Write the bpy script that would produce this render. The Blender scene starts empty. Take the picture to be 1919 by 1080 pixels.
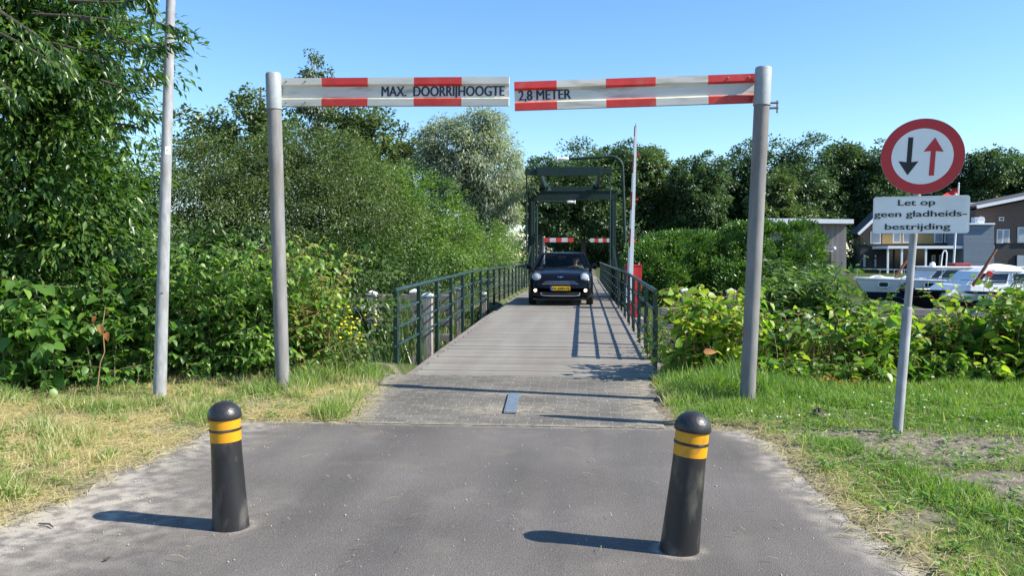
import bpy, bmesh, math, random
import numpy as np
from mathutils import Vector, Matrix
R = math.radians
rng = np.random.default_rng(11)
random.seed(5)
C = bpy.context.scene.collection
S = bpy.context.scene

# ------------------------------------------------------------------ camera
FPX, PW, PH = 1500.0, 1919.0, 1080.0
CAMZ, YAW, PITCH = 1.45, R(5.0), math.atan(60 / 1500)
cd = bpy.data.cameras.new('camera'); cam = bpy.data.objects.new('camera', cd); C.objects.link(cam)
cam.location = (0, 0, CAMZ); cam.rotation_euler = (math.pi / 2 - PITCH, 0, YAW)
cd.sensor_width = 36; cd.lens = 36 * FPX / PW; cd.clip_start = .05; cd.clip_end = 3000
S.camera = cam
# ------------------------------------------------------------------ sky, sun, exposure
SUN_EL, SUN_AZ = R(40), R(100)          # azimuth clockwise from +Y
w = bpy.data.worlds.new('World'); S.world = w; w.use_nodes = True
nt = w.node_tree; bg = nt.nodes['Background']
sk = nt.nodes.new('ShaderNodeTexSky'); sk.sky_type = 'NISHITA'; sk.sun_disc = False
sk.sun_elevation = SUN_EL; sk.sun_rotation = SUN_AZ
sk.altitude = 0; sk.air_density = 1.0; sk.dust_density = 0.15; sk.ozone_density = 4.0
hs = nt.nodes.new('ShaderNodeHueSaturation'); hs.inputs['Saturation'].default_value = 1.14; nt.links.new(sk.outputs[0], hs.inputs['Color'])
nt.links.new(hs.outputs[0], bg.inputs[0]); bg.inputs[1].default_value = .12
sd = bpy.data.lights.new('sun', 'SUN'); sun = bpy.data.objects.new('sun', sd); C.objects.link(sun)
sd.energy = 5.0; sd.angle = R(.5); sd.color = (1, .93, .81)
to_sun = Vector((math.sin(SUN_AZ) * math.cos(SUN_EL), math.cos(SUN_AZ) * math.cos(SUN_EL), math.sin(SUN_EL)))
sun.rotation_euler = to_sun.to_track_quat('Z', 'Y').to_euler(); sun.location = (8, -3, 12)
S.view_settings.view_transform = 'Standard'; S.view_settings.look = 'None'
S.view_settings.exposure = 1.0; S.view_settings.gamma = 1
S.cycles.max_bounces = 8; S.cycles.diffuse_bounces = 3; S.cycles.glossy_bounces = 3
S.cycles.transmission_bounces = 5; S.cycles.transparent_max_bounces = 8; S.cycles.use_denoising = True

# ------------------------------------------------------------------ measuring helpers
MCAM = cam.rotation_euler.to_matrix()
FWD = Vector((-math.sin(YAW), math.cos(YAW), 0)); RGT = Vector((math.cos(YAW), math.sin(YAW), 0))
CO = Vector((0, 0, CAMZ))
def ray(px, py): return MCAM @ Vector(((px - 959.5) / FPX, -(py - 540) / FPX, -1))
def G(px, py, z=0.0):
    d = ray(px, py); return CO + d * ((z - CAMZ) / d.z)
def at(px, py, dist):
    d = ray(px, py); return CO + d * (dist / d.dot(FWD))
def onplane(px, py, p, n):
    d = ray(px, py); return CO + d * ((p - CO).dot(n) / d.dot(n))
def hsh(i, j, s):
    v = np.sin(i * 127.1 + j * 311.7 + s * 74.7) * 43758.5453
    return v - np.floor(v)
def vnoise(x, y, s=0):
    x = np.asarray(x, float); y = np.asarray(y, float)
    i = np.floor(x); j = np.floor(y); u = x - i; v = y - j
    u = u * u * (3 - 2 * u); v = v * v * (3 - 2 * v)
    return (hsh(i, j, s) * (1 - u) + hsh(i + 1, j, s) * u) * (1 - v) + (hsh(i, j + 1, s) * (1 - u) + hsh(i + 1, j + 1, s) * u) * v
def fbm(x, y, s=0): return .55 * vnoise(x, y, s) + .28 * vnoise(2.1 * x, 2.1 * y, s + 1) + .17 * vnoise(4.3 * x, 4.3 * y, s + 2)
def sstep(a, b, x):
    t = np.clip((np.asarray(x, float) - a) / (b - a), 0, 1); return t * t * (3 - 2 * t)

# ------------------------------------------------------------------ materials
def nodes(m): return m.node_tree.nodes, m.node_tree.links
def pm(name, col, rough=.6, metal=0., var=.18, scale=6., bump=0., bscale=60., spec=.5, coat=0., dirt=None, dscale=3., damt=.4, stretch=None):
    """procedural paint / metal / stone: base colour with noise variation, optional dirt colour in patches, optional bump"""
    m = bpy.data.materials.new(name); m.use_nodes = True; n, l = nodes(m); b = n['Principled BSDF']
    tc = n.new('ShaderNodeTexCoord'); vec = tc.outputs['Object']
    if stretch:
        mp = n.new('ShaderNodeMapping'); mp.inputs['Scale'].default_value = stretch; l.new(vec, mp.inputs[0]); vec = mp.outputs[0]
    nz = n.new('ShaderNodeTexNoise'); nz.inputs['Scale'].default_value = scale; nz.inputs['Detail'].default_value = 6; l.new(vec, nz.inputs[0])
    r = n.new('ShaderNodeValToRGB'); c = np.array(col)
    r.color_ramp.elements[0].position = .3; r.color_ramp.elements[1].position = .7
    r.color_ramp.elements[0].color = (*(c * (1 - var)), 1); r.color_ramp.elements[1].color = (*np.minimum(c * (1 + var), 1), 1)
    l.new(nz.outputs[0], r.inputs[0]); out = r.outputs[0]
    if dirt is not None:
        n2 = n.new('ShaderNodeTexNoise'); n2.inputs['Scale'].default_value = dscale; n2.inputs['Detail'].default_value = 8; l.new(vec, n2.inputs[0])
        r2 = n.new('ShaderNodeValToRGB'); r2.color_ramp.elements[0].position = .52; r2.color_ramp.elements[1].position = .72
        r2.color_ramp.elements[0].color = (0, 0, 0, 1); r2.color_ramp.elements[1].color = (damt,) * 3 + (1,)
        l.new(n2.outputs[0], r2.inputs[0])
        mx = n.new('ShaderNodeMixRGB'); l.new(r2.outputs[0], mx.inputs[0]); l.new(out, mx.inputs[1]); mx.inputs[2].default_value = (*dirt, 1); out = mx.outputs[0]
    l.new(out, b.inputs['Base Color'])
    b.inputs['Roughness'].default_value = rough; b.inputs['Metallic'].default_value = metal
    b.inputs['Specular IOR Level'].default_value = spec; b.inputs['Coat Weight'].default_value = coat; b.inputs['Coat Roughness'].default_value = .05
    if bump:
        n3 = n.new('ShaderNodeTexNoise'); n3.inputs['Scale'].default_value = bscale; n3.inputs['Detail'].default_value = 4; l.new(vec, n3.inputs[0])
        bp = n.new('ShaderNodeBump'); bp.inputs['Strength'].default_value = bump; bp.inputs['Distance'].default_value = .02
        l.new(n3.outputs[0], bp.inputs['Height']); l.new(bp.outputs[0], b.inputs['Normal'])
    return m
def leafmat(name, dark, mid, light, trans=.35, rough=.42, spec=.5, tcol=None):
    m = bpy.data.materials.new(name); m.use_nodes = True; n, l = nodes(m); b = n['Principled BSDF']
    a = n.new('ShaderNodeAttribute'); a.attribute_name = 'tint'
    r = n.new('ShaderNodeValToRGB'); r.color_ramp.elements[0].color = (*dark, 1); r.color_ramp.elements[1].color = (*light, 1)
    e = r.color_ramp.elements.new(.55); e.color = (*mid, 1); l.new(a.outputs['Fac'], r.inputs[0])
    l.new(r.outputs[0], b.inputs['Base Color']); b.inputs['Roughness'].default_value = rough; b.inputs['Specular IOR Level'].default_value = spec
    t = n.new('ShaderNodeBsdfTranslucent')
    mx = n.new('ShaderNodeMixRGB'); mx.blend_type = 'MULTIPLY'; mx.inputs[0].default_value = 1; l.new(r.outputs[0], mx.inputs[1]); mx.inputs[2].default_value = (*(tcol or (2.0, 2.1, .8)), 1)
    l.new(mx.outputs[0], t.inputs[0])
    s = n.new('ShaderNodeMixShader'); s.inputs[0].default_value = trans; l.new(b.outputs[0], s.inputs[1]); l.new(t.outputs[0], s.inputs[2])
    l.new(s.outputs[0], n['Material Output'].inputs[0]); return m
def glass(name, col, rough=.03, alpha=None, trans=0.):
    m = bpy.data.materials.new(name); m.use_nodes = True; n, l = nodes(m); b = n['Principled BSDF']
    b.inputs['Base Color'].default_value = (*col, 1); b.inputs['Roughness'].default_value = rough
    b.inputs['Transmission Weight'].default_value = trans; b.inputs['IOR'].default_value = 1.45
    return m
M = {}
M['galv'] = pm('galvanised_steel', (.27, .28, .295), .65, .0, .24, 22, dirt=(.17, .16, .15), dscale=7, damt=.6, stretch=(1, 1, .35))
M['galv_dark'] = pm('weathered_zinc', (.185, .182, .182), .7, .0, .22, 14, dirt=(.11, .09, .075), dscale=4, damt=.75, stretch=(1, 1, .25))
M['galv_cap'] = pm('sleeve_zinc', (.27, .30, .32), .65, .0, .1, 20, dirt=(.2, .2, .2), dscale=8, damt=.3)
M['white_bar'] = pm('weathered_white_paint', (.56, .56, .53), .45, 0, .07, 7, dirt=(.22, .19, .13), dscale=5, damt=.75, stretch=(.5, 1, 3))
M['red_bar'] = pm('weathered_red_paint', (.55, .035, .03), .45, 0, .14, 9, dirt=(.5, .2, .15), dscale=7, damt=.3)
M['ledge'] = pm('algae_stained_white_paint', (.66, .63, .47), .5, 0, .15, 16, dirt=(.42, .36, .14), dscale=9, damt=.7)
M['letter'] = pm('navy_letters', (.012, .02, .05), .5, 0, .1)
M['black_letter'] = pm('black_letters', (.012, .012, .015), .5, 0, .1)
M['sign_white'] = pm('sign_white', (.84, .84, .84), .35, 0, .03, 5, dirt=(.5, .5, .48), dscale=3, damt=.4)
M['sign_red'] = pm('sign_red', (.5, .012, .02), .35, 0, .08, 8)
M['sign_back'] = pm('sign_alu', (.4, .4, .42), .4, .7, .1)
M['rubber'] = pm('black_recycled_plastic', (.015, .015, .017), .4, 0, .3, 9, .05, 140, dirt=(.15, .14, .125), dscale=11, damt=.55, stretch=(1, 1, .45))
M['rubber_cap'] = pm('black_cap', (.018, .018, .021), .4, 0, .2, 12, .15, 60, dirt=(.1, .1, .1), dscale=7, damt=.4)
M['yellow_band'] = pm('amber_reflective_band', (.60, .275, .006), .35, 0, .08, 9, dirt=(.25, .14, .05), dscale=14, damt=.6)
M['bridge_green'] = pm('dark_green_paint', (.011, .030, .026), .55, 0, .2, 8, dirt=(.03, .05, .04), dscale=5, damt=.3, spec=.3)
M['rail_green'] = pm('rail_green_paint', (.014, .042, .042), .33, 0, .2, 8, dirt=(.1, .13, .11), dscale=6, damt=.35)
M['old_wood'] = pm('weathered_oak', (.30, .275, .25), .85, 0, .3, 9, .5, 30, dirt=(.12, .11, .1), dscale=4, damt=.6, stretch=(1, 1, .15))
M['beam_wood'] = pm('grey_fender_timber', (.20, .18, .165), .85, 0, .3, 8, .5, 30, dirt=(.07, .06, .055), dscale=4, damt=.7, stretch=(.2, 1, 1))
M['cap_white'] = pm('white_post_cap', (.75, .74, .7), .6, 0, .08)
M['cab_red'] = pm('cabinet_red', (.46, .02, .02), .4, 0, .1, 4, dirt=(.25, .03, .03), dscale=4, damt=.4)
M['boom_white'] = pm('boom_white', (.75, .75, .75), .4, 0, .06, 6, dirt=(.5, .5, .48), dscale=6, damt=.4)
M['steel_plate'] = pm('scuffed_steel_plate', (.30, .34, .40), .3, .6, .2, 20, dirt=(.35, .33, .3), dscale=9, damt=.6)
M['car_paint'] = pm('black_blue_car_paint', (.004, .0045, .007), .25, 0, .1, 3, spec=.15, coat=.22)
M['car_trim'] = pm('black_plastic_trim', (.012, .012, .013), .6, 0, .2)
M['chrome'] = pm('chrome', (.75, .76, .78), .12, 1., .05)
M['tyre'] = pm('tyre_rubber', (.016, .016, .017), .85, 0, .3, 20, .3, 80)
M['rim'] = pm('alloy_rim', (.45, .46, .48), .3, .9, .1)
M['wind'] = glass('tinted_windscreen', (.55, .62, .62), .02, trans=1.)
M['lens'] = glass('headlamp_lens', (.75, .8, .85), .05, trans=.6)
M['dash'] = pm('dark_cabin_plastic', (.02, .02, .022), .7, 0, .2)
M['plate_yellow'] = pm('plate_yellow', (.72, .44, .01), .4, 0, .04)
M['plate_blue'] = pm('plate_blue', (.03, .08, .4), .4, 0, .04)
M['skin'] = pm('skin', (.55, .33, .24), .55, 0, .06)
M['shirt'] = pm('grey_shirt', (.22, .23, .26), .85, 0, .15)
M['hair'] = pm('dark_hair', (.03, .02, .015), .6, 0, .3)
M['amber'] = pm('amber_reflector', (.7, .3, .02), .3, 0, .1)
M['hull_blue'] = pm('navy_hull_paint', (.008, .013, .04), .25, 0, .15, 2)
M['hull_black'] = pm('black_hull_paint', (.010, .010, .013), .35, 0, .2, 2)
M['boat_white'] = pm('boat_white_gelcoat', (.72, .75, .78), .35, 0, .05, 2, dirt=(.5, .5, .48), dscale=2, damt=.3)
M['boat_grey'] = pm('boat_grey_deck', (.5, .53, .55), .6, 0, .08)
M['win_dark'] = glass('dark_window_glass', (.02, .026, .032), .06)
M['win_pale'] = pm('curtained_window', (.3, .34, .38), .25, 0, .3, .8)
M['varnish'] = pm('varnished_mast', (.26, .085, .025), .35, 0, .25, 8, stretch=(1, 1, .2))
M['canvas'] = pm('boat_canvas', (.72, .73, .74), .8, 0, .08)
M['flag_red'] = pm('flag_red', (.62, .02, .02), .8, 0, .08)
M['flag_blue'] = pm('flag_blue', (.02, .04, .25), .8, 0, .08)
M['white_paint'] = pm('white_woodwork', (.78, .78, .78), .5, 0, .04)
M['fascia'] = pm('white_roof_edge', (.8, .8, .8), .5, 0, .03)
M['roof_dark'] = pm('dark_roofing', (.05, .05, .055), .8, 0, .2)
M['panel_yellow'] = pm('ochre_panel', (.42, .27, .10), .6, 0, .1, 3)
M['cabin_red'] = pm('dark_red_cushion', (.2, .02, .03), .8, 0, .1)
def brickmat(name, c1, c2, mortar, sw=.21, sh=.065, bump=.3):
    m = bpy.data.materials.new(name); m.use_nodes = True; n, l = nodes(m); b = n['Principled BSDF']
    tc = n.new('ShaderNodeTexCoord'); sx = n.new('ShaderNodeSeparateXYZ'); l.new(tc.outputs['Object'], sx.inputs[0])
    ad = n.new('ShaderNodeMath'); ad.operation = 'ADD'; l.new(sx.outputs[0], ad.inputs[0]); l.new(sx.outputs[1], ad.inputs[1])
    cb = n.new('ShaderNodeCombineXYZ'); l.new(ad.outputs[0], cb.inputs[0]); l.new(sx.outputs[2], cb.inputs[1])
    bk = n.new('ShaderNodeTexBrick'); bk.inputs['Scale'].default_value = 1; bk.inputs['Brick Width'].default_value = sw; bk.inputs['Row Height'].default_value = sh
    bk.inputs['Mortar Size'].default_value = .008; bk.inputs['Color1'].default_value = (*c1, 1); bk.inputs['Color2'].default_value = (*c2, 1); bk.inputs['Mortar'].default_value = (*mortar, 1)
    l.new(cb.outputs[0], bk.inputs[0]); l.new(bk.outputs[0], b.inputs['Base Color']); b.inputs['Roughness'].default_value = .85
    return m
M['brick_brown'] = brickmat('brown_brick', (.15, .085, .06), (.11, .062, .045), (.15, .13, .12))
M['brick_dark'] = brickmat('dark_plinth_brick', (.045, .042, .045), (.03, .028, .03), (.06, .06, .06))
def boardmat(name, col, pitch=.18, axis=2, var=.25, depth=.5):
    m = bpy.data.materials.new(name); m.use_nodes = True; n, l = nodes(m); b = n['Principled BSDF']
    tc = n.new('ShaderNodeTexCoord'); sx = n.new('ShaderNodeSeparateXYZ'); l.new(tc.outputs['Object'], sx.inputs[0])
    if axis == 2: src = sx.outputs[2]
    else:
        ad = n.new('ShaderNodeMath'); ad.operation = 'ADD'; l.new(sx.outputs[0], ad.inputs[0]); l.new(sx.outputs[1], ad.inputs[1]); src = ad.outputs[0]
    dv = n.new('ShaderNodeMath'); dv.operation = 'DIVIDE'; dv.inputs[1].default_value = pitch; l.new(src, dv.inputs[0])
    fl = n.new('ShaderNodeMath'); fl.operation = 'FLOOR'; l.new(dv.outputs[0], fl.inputs[0])
    fr = n.new('ShaderNodeMath'); fr.operation = 'FRACT'; l.new(dv.outputs[0], fr.inputs[0])
    wn = n.new('ShaderNodeTexWhiteNoise'); wn.noise_dimensions = '1D'; l.new(fl.outputs[0], wn.inputs['W'])
    nz = n.new('ShaderNodeTexNoise'); nz.inputs['Scale'].default_value = 3; nz.inputs['Detail'].default_value = 5; l.new(tc.outputs['Object'], nz.inputs[0])
    av = n.new('ShaderNodeMath'); av.operation = 'ADD'; l.new(wn.outputs[0], av.inputs[0]); l.new(nz.outputs[0], av.inputs[1])
    mr = n.new('ShaderNodeMapRange'); mr.inputs[1].default_value = .2; mr.inputs[2].default_value = 1.5; l.new(av.outputs[0], mr.inputs[0])
    r = n.new('ShaderNodeValToRGB'); c = np.array(col); r.color_ramp.elements[0].color = (*(c * (1 - var)), 1); r.color_ramp.elements[1].color = (*(c * (1 + var)), 1); l.new(mr.outputs[0], r.inputs[0])
    l.new(r.outputs[0], b.inputs['Base Color']); b.inputs['Roughness'].default_value = .8
    pr = n.new('ShaderNodeMath'); pr.operation = 'GREATER_THAN'; pr.inputs[1].default_value = .08; l.new(fr.outputs[0], pr.inputs[0])
    bp = n.new('ShaderNodeBump'); bp.inputs['Strength'].default_value = depth; bp.inputs['Distance'].default_value = .02; l.new(pr.outputs[0], bp.inputs['Height']); l.new(bp.outputs[0], b.inputs['Normal'])
    return m
M['grey_boards'] = boardmat('grey_vertical_boards', (.20, .18, .17), .14, 0)
M['blue_siding'] = boardmat('blue_grey_siding', (.15, .19, .235), .16, 2, .1, .6)

# ------------------------------------------------------------------ object helpers
def tag(o, label=None, cat=None, group=None, kind=None):
    if label: o['label'] = label
    if cat: o['category'] = cat
    if group: o['group'] = group
    if kind: o['kind'] = kind
    return o
def thing(name, loc, label, cat, group=None):
    o = bpy.data.objects.new(name, None); C.objects.link(o); o.location = loc; o.empty_display_size = .2
    return tag(o, label, cat, group)
def root_loc(p):
    v = Vector((0, 0, 0))
    while p is not None:
        v = v + p.location; p = p.parent
    return v
def link(name, me, mats, parent):
    for m in (mats if isinstance(mats, (list, tuple)) else [mats]): me.materials.append(m)
    o = bpy.data.objects.new(name, me); C.objects.link(o)
    if parent is not None: o.parent = parent
    return o
class MB:
    def __init__(s): s.v = []; s.f = []; s.m = []
    def add(s, vs, fs, mi=0):
        k = len(s.v); s.v += [tuple(v) for v in vs]; s.f += [[i + k for i in f] for f in fs]; s.m += [mi] * len(fs); return s
    def box(s, x0, x1, y0, y1, z0, z1, mi=0):
        v = [(x0, y0, z0), (x1, y0, z0), (x1, y1, z0), (x0, y1, z0), (x0, y0, z1), (x1, y0, z1), (x1, y1, z1), (x0, y1, z1)]
        return s.add(v, [(0, 3, 2, 1), (4, 5, 6, 7), (0, 1, 5, 4), (1, 2, 6, 5), (2, 3, 7, 6), (3, 0, 4, 7)], mi)
    def bar(s, p, q, wd, ht, up=(0, 0, 1), mi=0):
        p = Vector(p); q = Vector(q); d = (q - p).normalized(); u = Vector(up); a = d.cross(u).normalized(); u = a.cross(d)
        v = []
        for c in (p, q):
            for sx, sy in ((-1, -1), (1, -1), (1, 1), (-1, 1)): v.append(c + a * sx * wd / 2 + u * sy * ht / 2)
        return s.add(v, [(0, 1, 2, 3)[::-1], (4, 5, 6, 7), (0, 1, 5, 4), (1, 2, 6, 5), (2, 3, 7, 6), (3, 0, 4, 7)], mi)
    def tube(s, pts, rad, n=10, mi=0, cap=True):
        pts = [Vector(p) for p in pts]; rad = rad if isinstance(rad, (list, tuple, np.ndarray)) else [rad] * len(pts)
        k = len(s.v); prev = None
        for i, p in enumerate(pts):
            d = ((pts[min(i + 1, len(pts) - 1)] - pts[max(i - 1, 0)])).normalized()
            a = d.orthogonal().normalized() if prev is None else (prev - d * prev.dot(d)).normalized()
            prev = a; b = d.cross(a)
            for j in range(n):
                t = 2 * math.pi * j / n; s.v.append(tuple(p + (a * math.cos(t) + b * math.sin(t)) * rad[i]))
        for i in range(len(pts) - 1):
            for j in range(n):
                s.f.append([k + i * n + j, k + i * n + (j + 1) % n, k + (i + 1) * n + (j + 1) % n, k + (i + 1) * n + j]); s.m.append(mi)
        if cap:
            s.f.append([k + j for j in range(n)][::-1]); s.m.append(mi); s.f.append([k + (len(pts) - 1) * n + j for j in range(n)]); s.m.append(mi)
        return s
    def lathe(s, prof, n=32, origin=(0, 0, 0), axis=(0, 0, 1), mi=0):
        """prof: list of (radius, height along axis)"""
        ax = Vector(axis).normalized(); a = ax.orthogonal().normalized(); b = ax.cross(a); o = Vector(origin); k = len(s.v)
        for r_, h in prof:
            for j in range(n):
                t = 2 * math.pi * j / n; s.v.append(tuple(o + ax * h + (a * math.cos(t) + b * math.sin(t)) * max(r_, 1e-4)))
        for i in range(len(prof) - 1):
            for j in range(n):
                s.f.append([k + i * n + j, k + i * n + (j + 1) % n, k + (i + 1) * n + (j + 1) % n, k + (i + 1) * n + j]); s.m.append(mi)
        s.f.append([k + j for j in range(n)][::-1]); s.m.append(mi); s.f.append([k + (len(prof) - 1) * n + j for j in range(n)]); s.m.append(mi)
        return s
    def prism(s, poly, o, ux, uy, th, mi=0):
        """poly 2D points in the frame (o, ux, uy), thickness th along ux x uy (front at +)"""
        o = Vector(o); ux = Vector(ux); uy = Vector(uy); nz = ux.cross(uy).normalized(); n = len(poly)
        v = [o + ux * x + uy * y for x, y in poly] + [o + ux * x + uy * y + nz * th for x, y in poly]
        return s.add(v, [list(range(n))[::-1], list(range(n, 2 * n))] + [(i, (i + 1) % n, n + (i + 1) % n, n + i) for i in range(n)], mi)
    def loft(s, rings, closed=True, caps=True, mi=0):
        k = len(s.v); n = len(rings[0])
        for r_ in rings: s.v += [tuple(p) for p in r_]
        for i in range(len(rings) - 1):
            for j in range(n if closed else n - 1):
                s.f.append([k + i * n + j, k + i * n + (j + 1) % n, k + (i + 1) * n + (j + 1) % n, k + (i + 1) * n + j]); s.m.append(mi)
        if caps:
            s.f.append([k + j for j in range(n)][::-1]); s.m.append(mi); s.f.append([k + (len(rings) - 1) * n + j for j in range(n)]); s.m.append(mi)
        return s
    def build(s, name, mats, parent=None, smooth=False, bevel=0, local=False, angle=35):
        off = Vector((0, 0, 0)) if local else root_loc(parent)
        me = bpy.data.meshes.new(name); me.from_pydata([(v[0] - off.x, v[1] - off.y, v[2] - off.z) for v in s.v], [], s.f)
        me.polygons.foreach_set('material_index', s.m)
        bm = bmesh.new(); bm.from_mesh(me); bmesh.ops.recalc_face_normals(bm, faces=bm.faces); bm.to_mesh(me); bm.free()
        if smooth:
            me.polygons.foreach_set('use_smooth', [True] * len(s.f)); me.set_sharp_from_angle(angle=R(angle))
        o = link(name, me, mats, parent)
        if bevel:
            b = o.modifiers.new('bevel', 'BEVEL'); b.width = bevel; b.segments = 2; b.limit_method = 'ANGLE'
        return o
def grid_mesh(name, V, nx, ny, mats, parent=None, attrs=None, smooth=True):
    """V: (ny*nx, 3) row-major"""
    me = bpy.data.meshes.new(name); i, j = np.meshgrid(np.arange(nx - 1), np.arange(ny - 1)); a = (j * nx + i).ravel()
    q = np.stack([a, a + 1, a + nx + 1, a + nx], 1).astype(np.int32)
    me.vertices.add(len(V)); me.vertices.foreach_set('co', np.asarray(V, np.float32).ravel())
    me.loops.add(q.size); me.loops.foreach_set('vertex_index', q.ravel())
    me.polygons.add(len(q)); me.polygons.foreach_set('loop_start', np.arange(0, q.size, 4, dtype=np.int32))
    for k, v in (attrs or {}).items():
        at_ = me.attributes.new(k, 'FLOAT', 'POINT'); at_.data.foreach_set('value', np.asarray(v, np.float32))
    me.update(calc_edges=True); me.polygons.foreach_set('use_smooth', np.full(len(q), smooth))
    return link(name, me, mats, parent)
def text(name, body, origin, ux, uy, size, mat, parent, bold=.012, width=None, th=.002, align='CENTER', local=False):
    cu = bpy.data.curves.new(name, 'FONT'); cu.body = body; cu.size = 1; cu.offset = 0; cu.align_x = align; cu.extrude = .0; cu.resolution_u = 4
    ob = bpy.data.objects.new(name, cu); C.objects.link(ob); bpy.context.view_layer.update()
    me = bpy.data.meshes.new_from_object(ob.evaluated_get(bpy.context.evaluated_depsgraph_get())); bpy.data.objects.remove(ob)
    me.name = name; n = len(me.vertices); co = np.zeros(n * 3); me.vertices.foreach_get('co', co); co = co.reshape(-1, 3)
    w0 = co[:, 0].max() - co[:, 0].min()
    if align == 'LEFT': co[:, 0] -= co[:, 0].min()
    elif align == 'RIGHT': co[:, 0] -= co[:, 0].max()
    sy = size / .73; sx = sy if width is None else width / w0
    off = Vector((0, 0, 0)) if local else root_loc(parent)
    o = np.array(Vector(origin) - off); ux = np.array(ux); uy = np.array(uy); nz = np.cross(ux, uy)
    if bold > .006:
        k = len(co); bm = bmesh.new(); bm.from_mesh(me); m1 = me.copy()
        for sh in (-1, 1): bm.from_mesh(m1)
        bm.to_mesh(me); bm.free(); bpy.data.meshes.remove(m1); co = np.concatenate([co + [0, 0, 0], co + [-bold, .0, 1], co + [bold, .0, 2]])
    else: co = co * [1, 1, 0]
    zz = co[:, 2:3] * .0003 * (1 if th > 0 else -1)
    out = o + nz * zz + co[:, :1] * sx * ux + co[:, 1:2] * sy * uy + nz * th
    me.vertices.foreach_set('co', out.astype(np.float32).ravel()); me.update()
    return link(name, me, mat, parent)

# leaf templates: verts (along, across, up), triangles
TM = {
 'ovate': (np.array([(0, 0, 0), (.48, 0, -.03), (1, 0, -.2), (.2, .44, .07), (.6, .36, .02), (.2, -.44, .07), (.6, -.36, .02)]),
           np.array([(0, 1, 3), (3, 1, 4), (4, 1, 2), (0, 5, 1), (5, 6, 1), (6, 2, 1)])),
 'lance': (np.array([(0, 0, 0), (.4, .5, .05), (.4, -.5, .05), (.45, 0, -.03), (1, 0, -.14)]),
           np.array([(0, 3, 1), (1, 3, 4), (0, 2, 3), (2, 4, 3)])),
 'diamond': (np.array([(0, 0, 0), (.45, .5, .12), (1, 0, -.05), (.45, -.5, .12)]), np.array([(0, 2, 1), (0, 3, 2)])),
 'blade': (np.array([(0, .5, 0), (0, -.5, 0), (.5, .4, .06), (.5, -.4, .06), (1, 0, -.12)]), np.array([(0, 1, 3), (0, 3, 2), (2, 3, 4)])),
}
def unit(a): return a / np.maximum(np.linalg.norm(a, axis=1, keepdims=True), 1e-9)
def rnd_dir(n): return unit(rng.normal(size=(n, 3)))
def leaves(name, P, D, N, L, Wd, T, tm, mat, parent=None, kind=None):
    t, tri = TM[tm]; D = unit(D); N = unit(N - (N * D).sum(1, keepdims=True) * D); B = np.cross(N, D); n = len(P); k = len(t)
    L = np.broadcast_to(L, (n,))[:, None, None]; Wd = np.broadcast_to(Wd, (n,))[:, None, None]
    V = P[:, None, :] + t[None, :, :1] * L * D[:, None, :] + t[None, :, 1:2] * Wd * B[:, None, :] + t[None, :, 2:3] * L * N[:, None, :]
    V = V - np.array(root_loc(parent))
    F = (np.arange(n)[:, None, None] * k + tri[None]).reshape(-1, 3).astype(np.int32)
    me = bpy.data.meshes.new(name); me.vertices.add(n * k); me.vertices.foreach_set('co', V.astype(np.float32).ravel())
    me.loops.add(F.size); me.loops.foreach_set('vertex_index', F.ravel()); me.polygons.add(len(F)); me.polygons.foreach_set('loop_start', np.arange(0, F.size, 3, dtype=np.int32))
    a = me.attributes.new('tint', 'FLOAT', 'FACE'); a.data.foreach_set('value', np.repeat(np.clip(T, 0, 1), len(tri)).astype(np.float32))
    me.update(calc_edges=True); o = link(name, me, mat, parent)
    if kind: o['kind'] = kind
    return o
def crown_points(blobs, nclump, cr, per, ground=-9., inner=.12, up=.35, droop=.3, shell=.5, flat=.75, back=.45, box=0):
    b = np.array(blobs, float); wts = (b[:, 3] * b[:, 4] + b[:, 3] * b[:, 5] + b[:, 4] * b[:, 5]); wts /= wts.sum()
    k = rng.choice(len(b), nclump, p=wts); u = rnd_dir(nclump); ph = rng.uniform(0, 6.28, (len(b), 3))
    lump = 1 + .13 * np.sin(3.1 * u[:, 0] * 2 + ph[k, 0]) * np.sin(3.3 * u[:, 2] * 2 + ph[k, 1]) + .10 * np.sin(7 * u[:, 1] + 6 * u[:, 2] + ph[k, 2])
    if box:
        lump = 1 + .04 * (lump - 1); u = u / (np.abs(u) ** box).sum(1, keepdims=True) ** (1 / box)
    rf = (shell + (1 - shell) * np.sqrt(rng.random(nclump))) * lump
    isin = rng.random(nclump) < inner; rf[isin] = rng.uniform(.1, .6, isin.sum())
    cc = b[k, :3] + u * b[k, 3:6] * rf[:, None]
    tocam = unit(np.array([0, 0, 1.45]) - b[k, :3]); away = (u * tocam).sum(1) < -.35
    keep = (cc[:, 2] > ground) & ~(away & (rng.random(nclump) < back))
    cc = cc[keep]; k = k[keep]; u = u[keep]; n = len(cc)
    sz = cr * rng.uniform(.55, 1.35, n); ct = rng.normal(0, 1, n)
    idx = np.repeat(np.arange(n), per); v = rnd_dir(len(idx)) * (rng.random(len(idx)) ** .45)[:, None] * np.array([1, 1, flat])
    P = cc[idx] + v * sz[idx][:, None]
    out = unit(v * .8 + u[idx] * .7 + rnd_dir(len(idx)) * .5)
    D = out * .8 + rnd_dir(len(idx)) * .45; D[:, 2] -= droop
    N = out * .35 + rnd_dir(len(idx)) * .55; N[:, 2] += up + .35
    T = .5 + .16 * ct[idx] + .17 * rng.normal(size=len(idx))
    m = P[:, 2] > ground
    return P[m], D[m], N[m], T[m], cc
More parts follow.
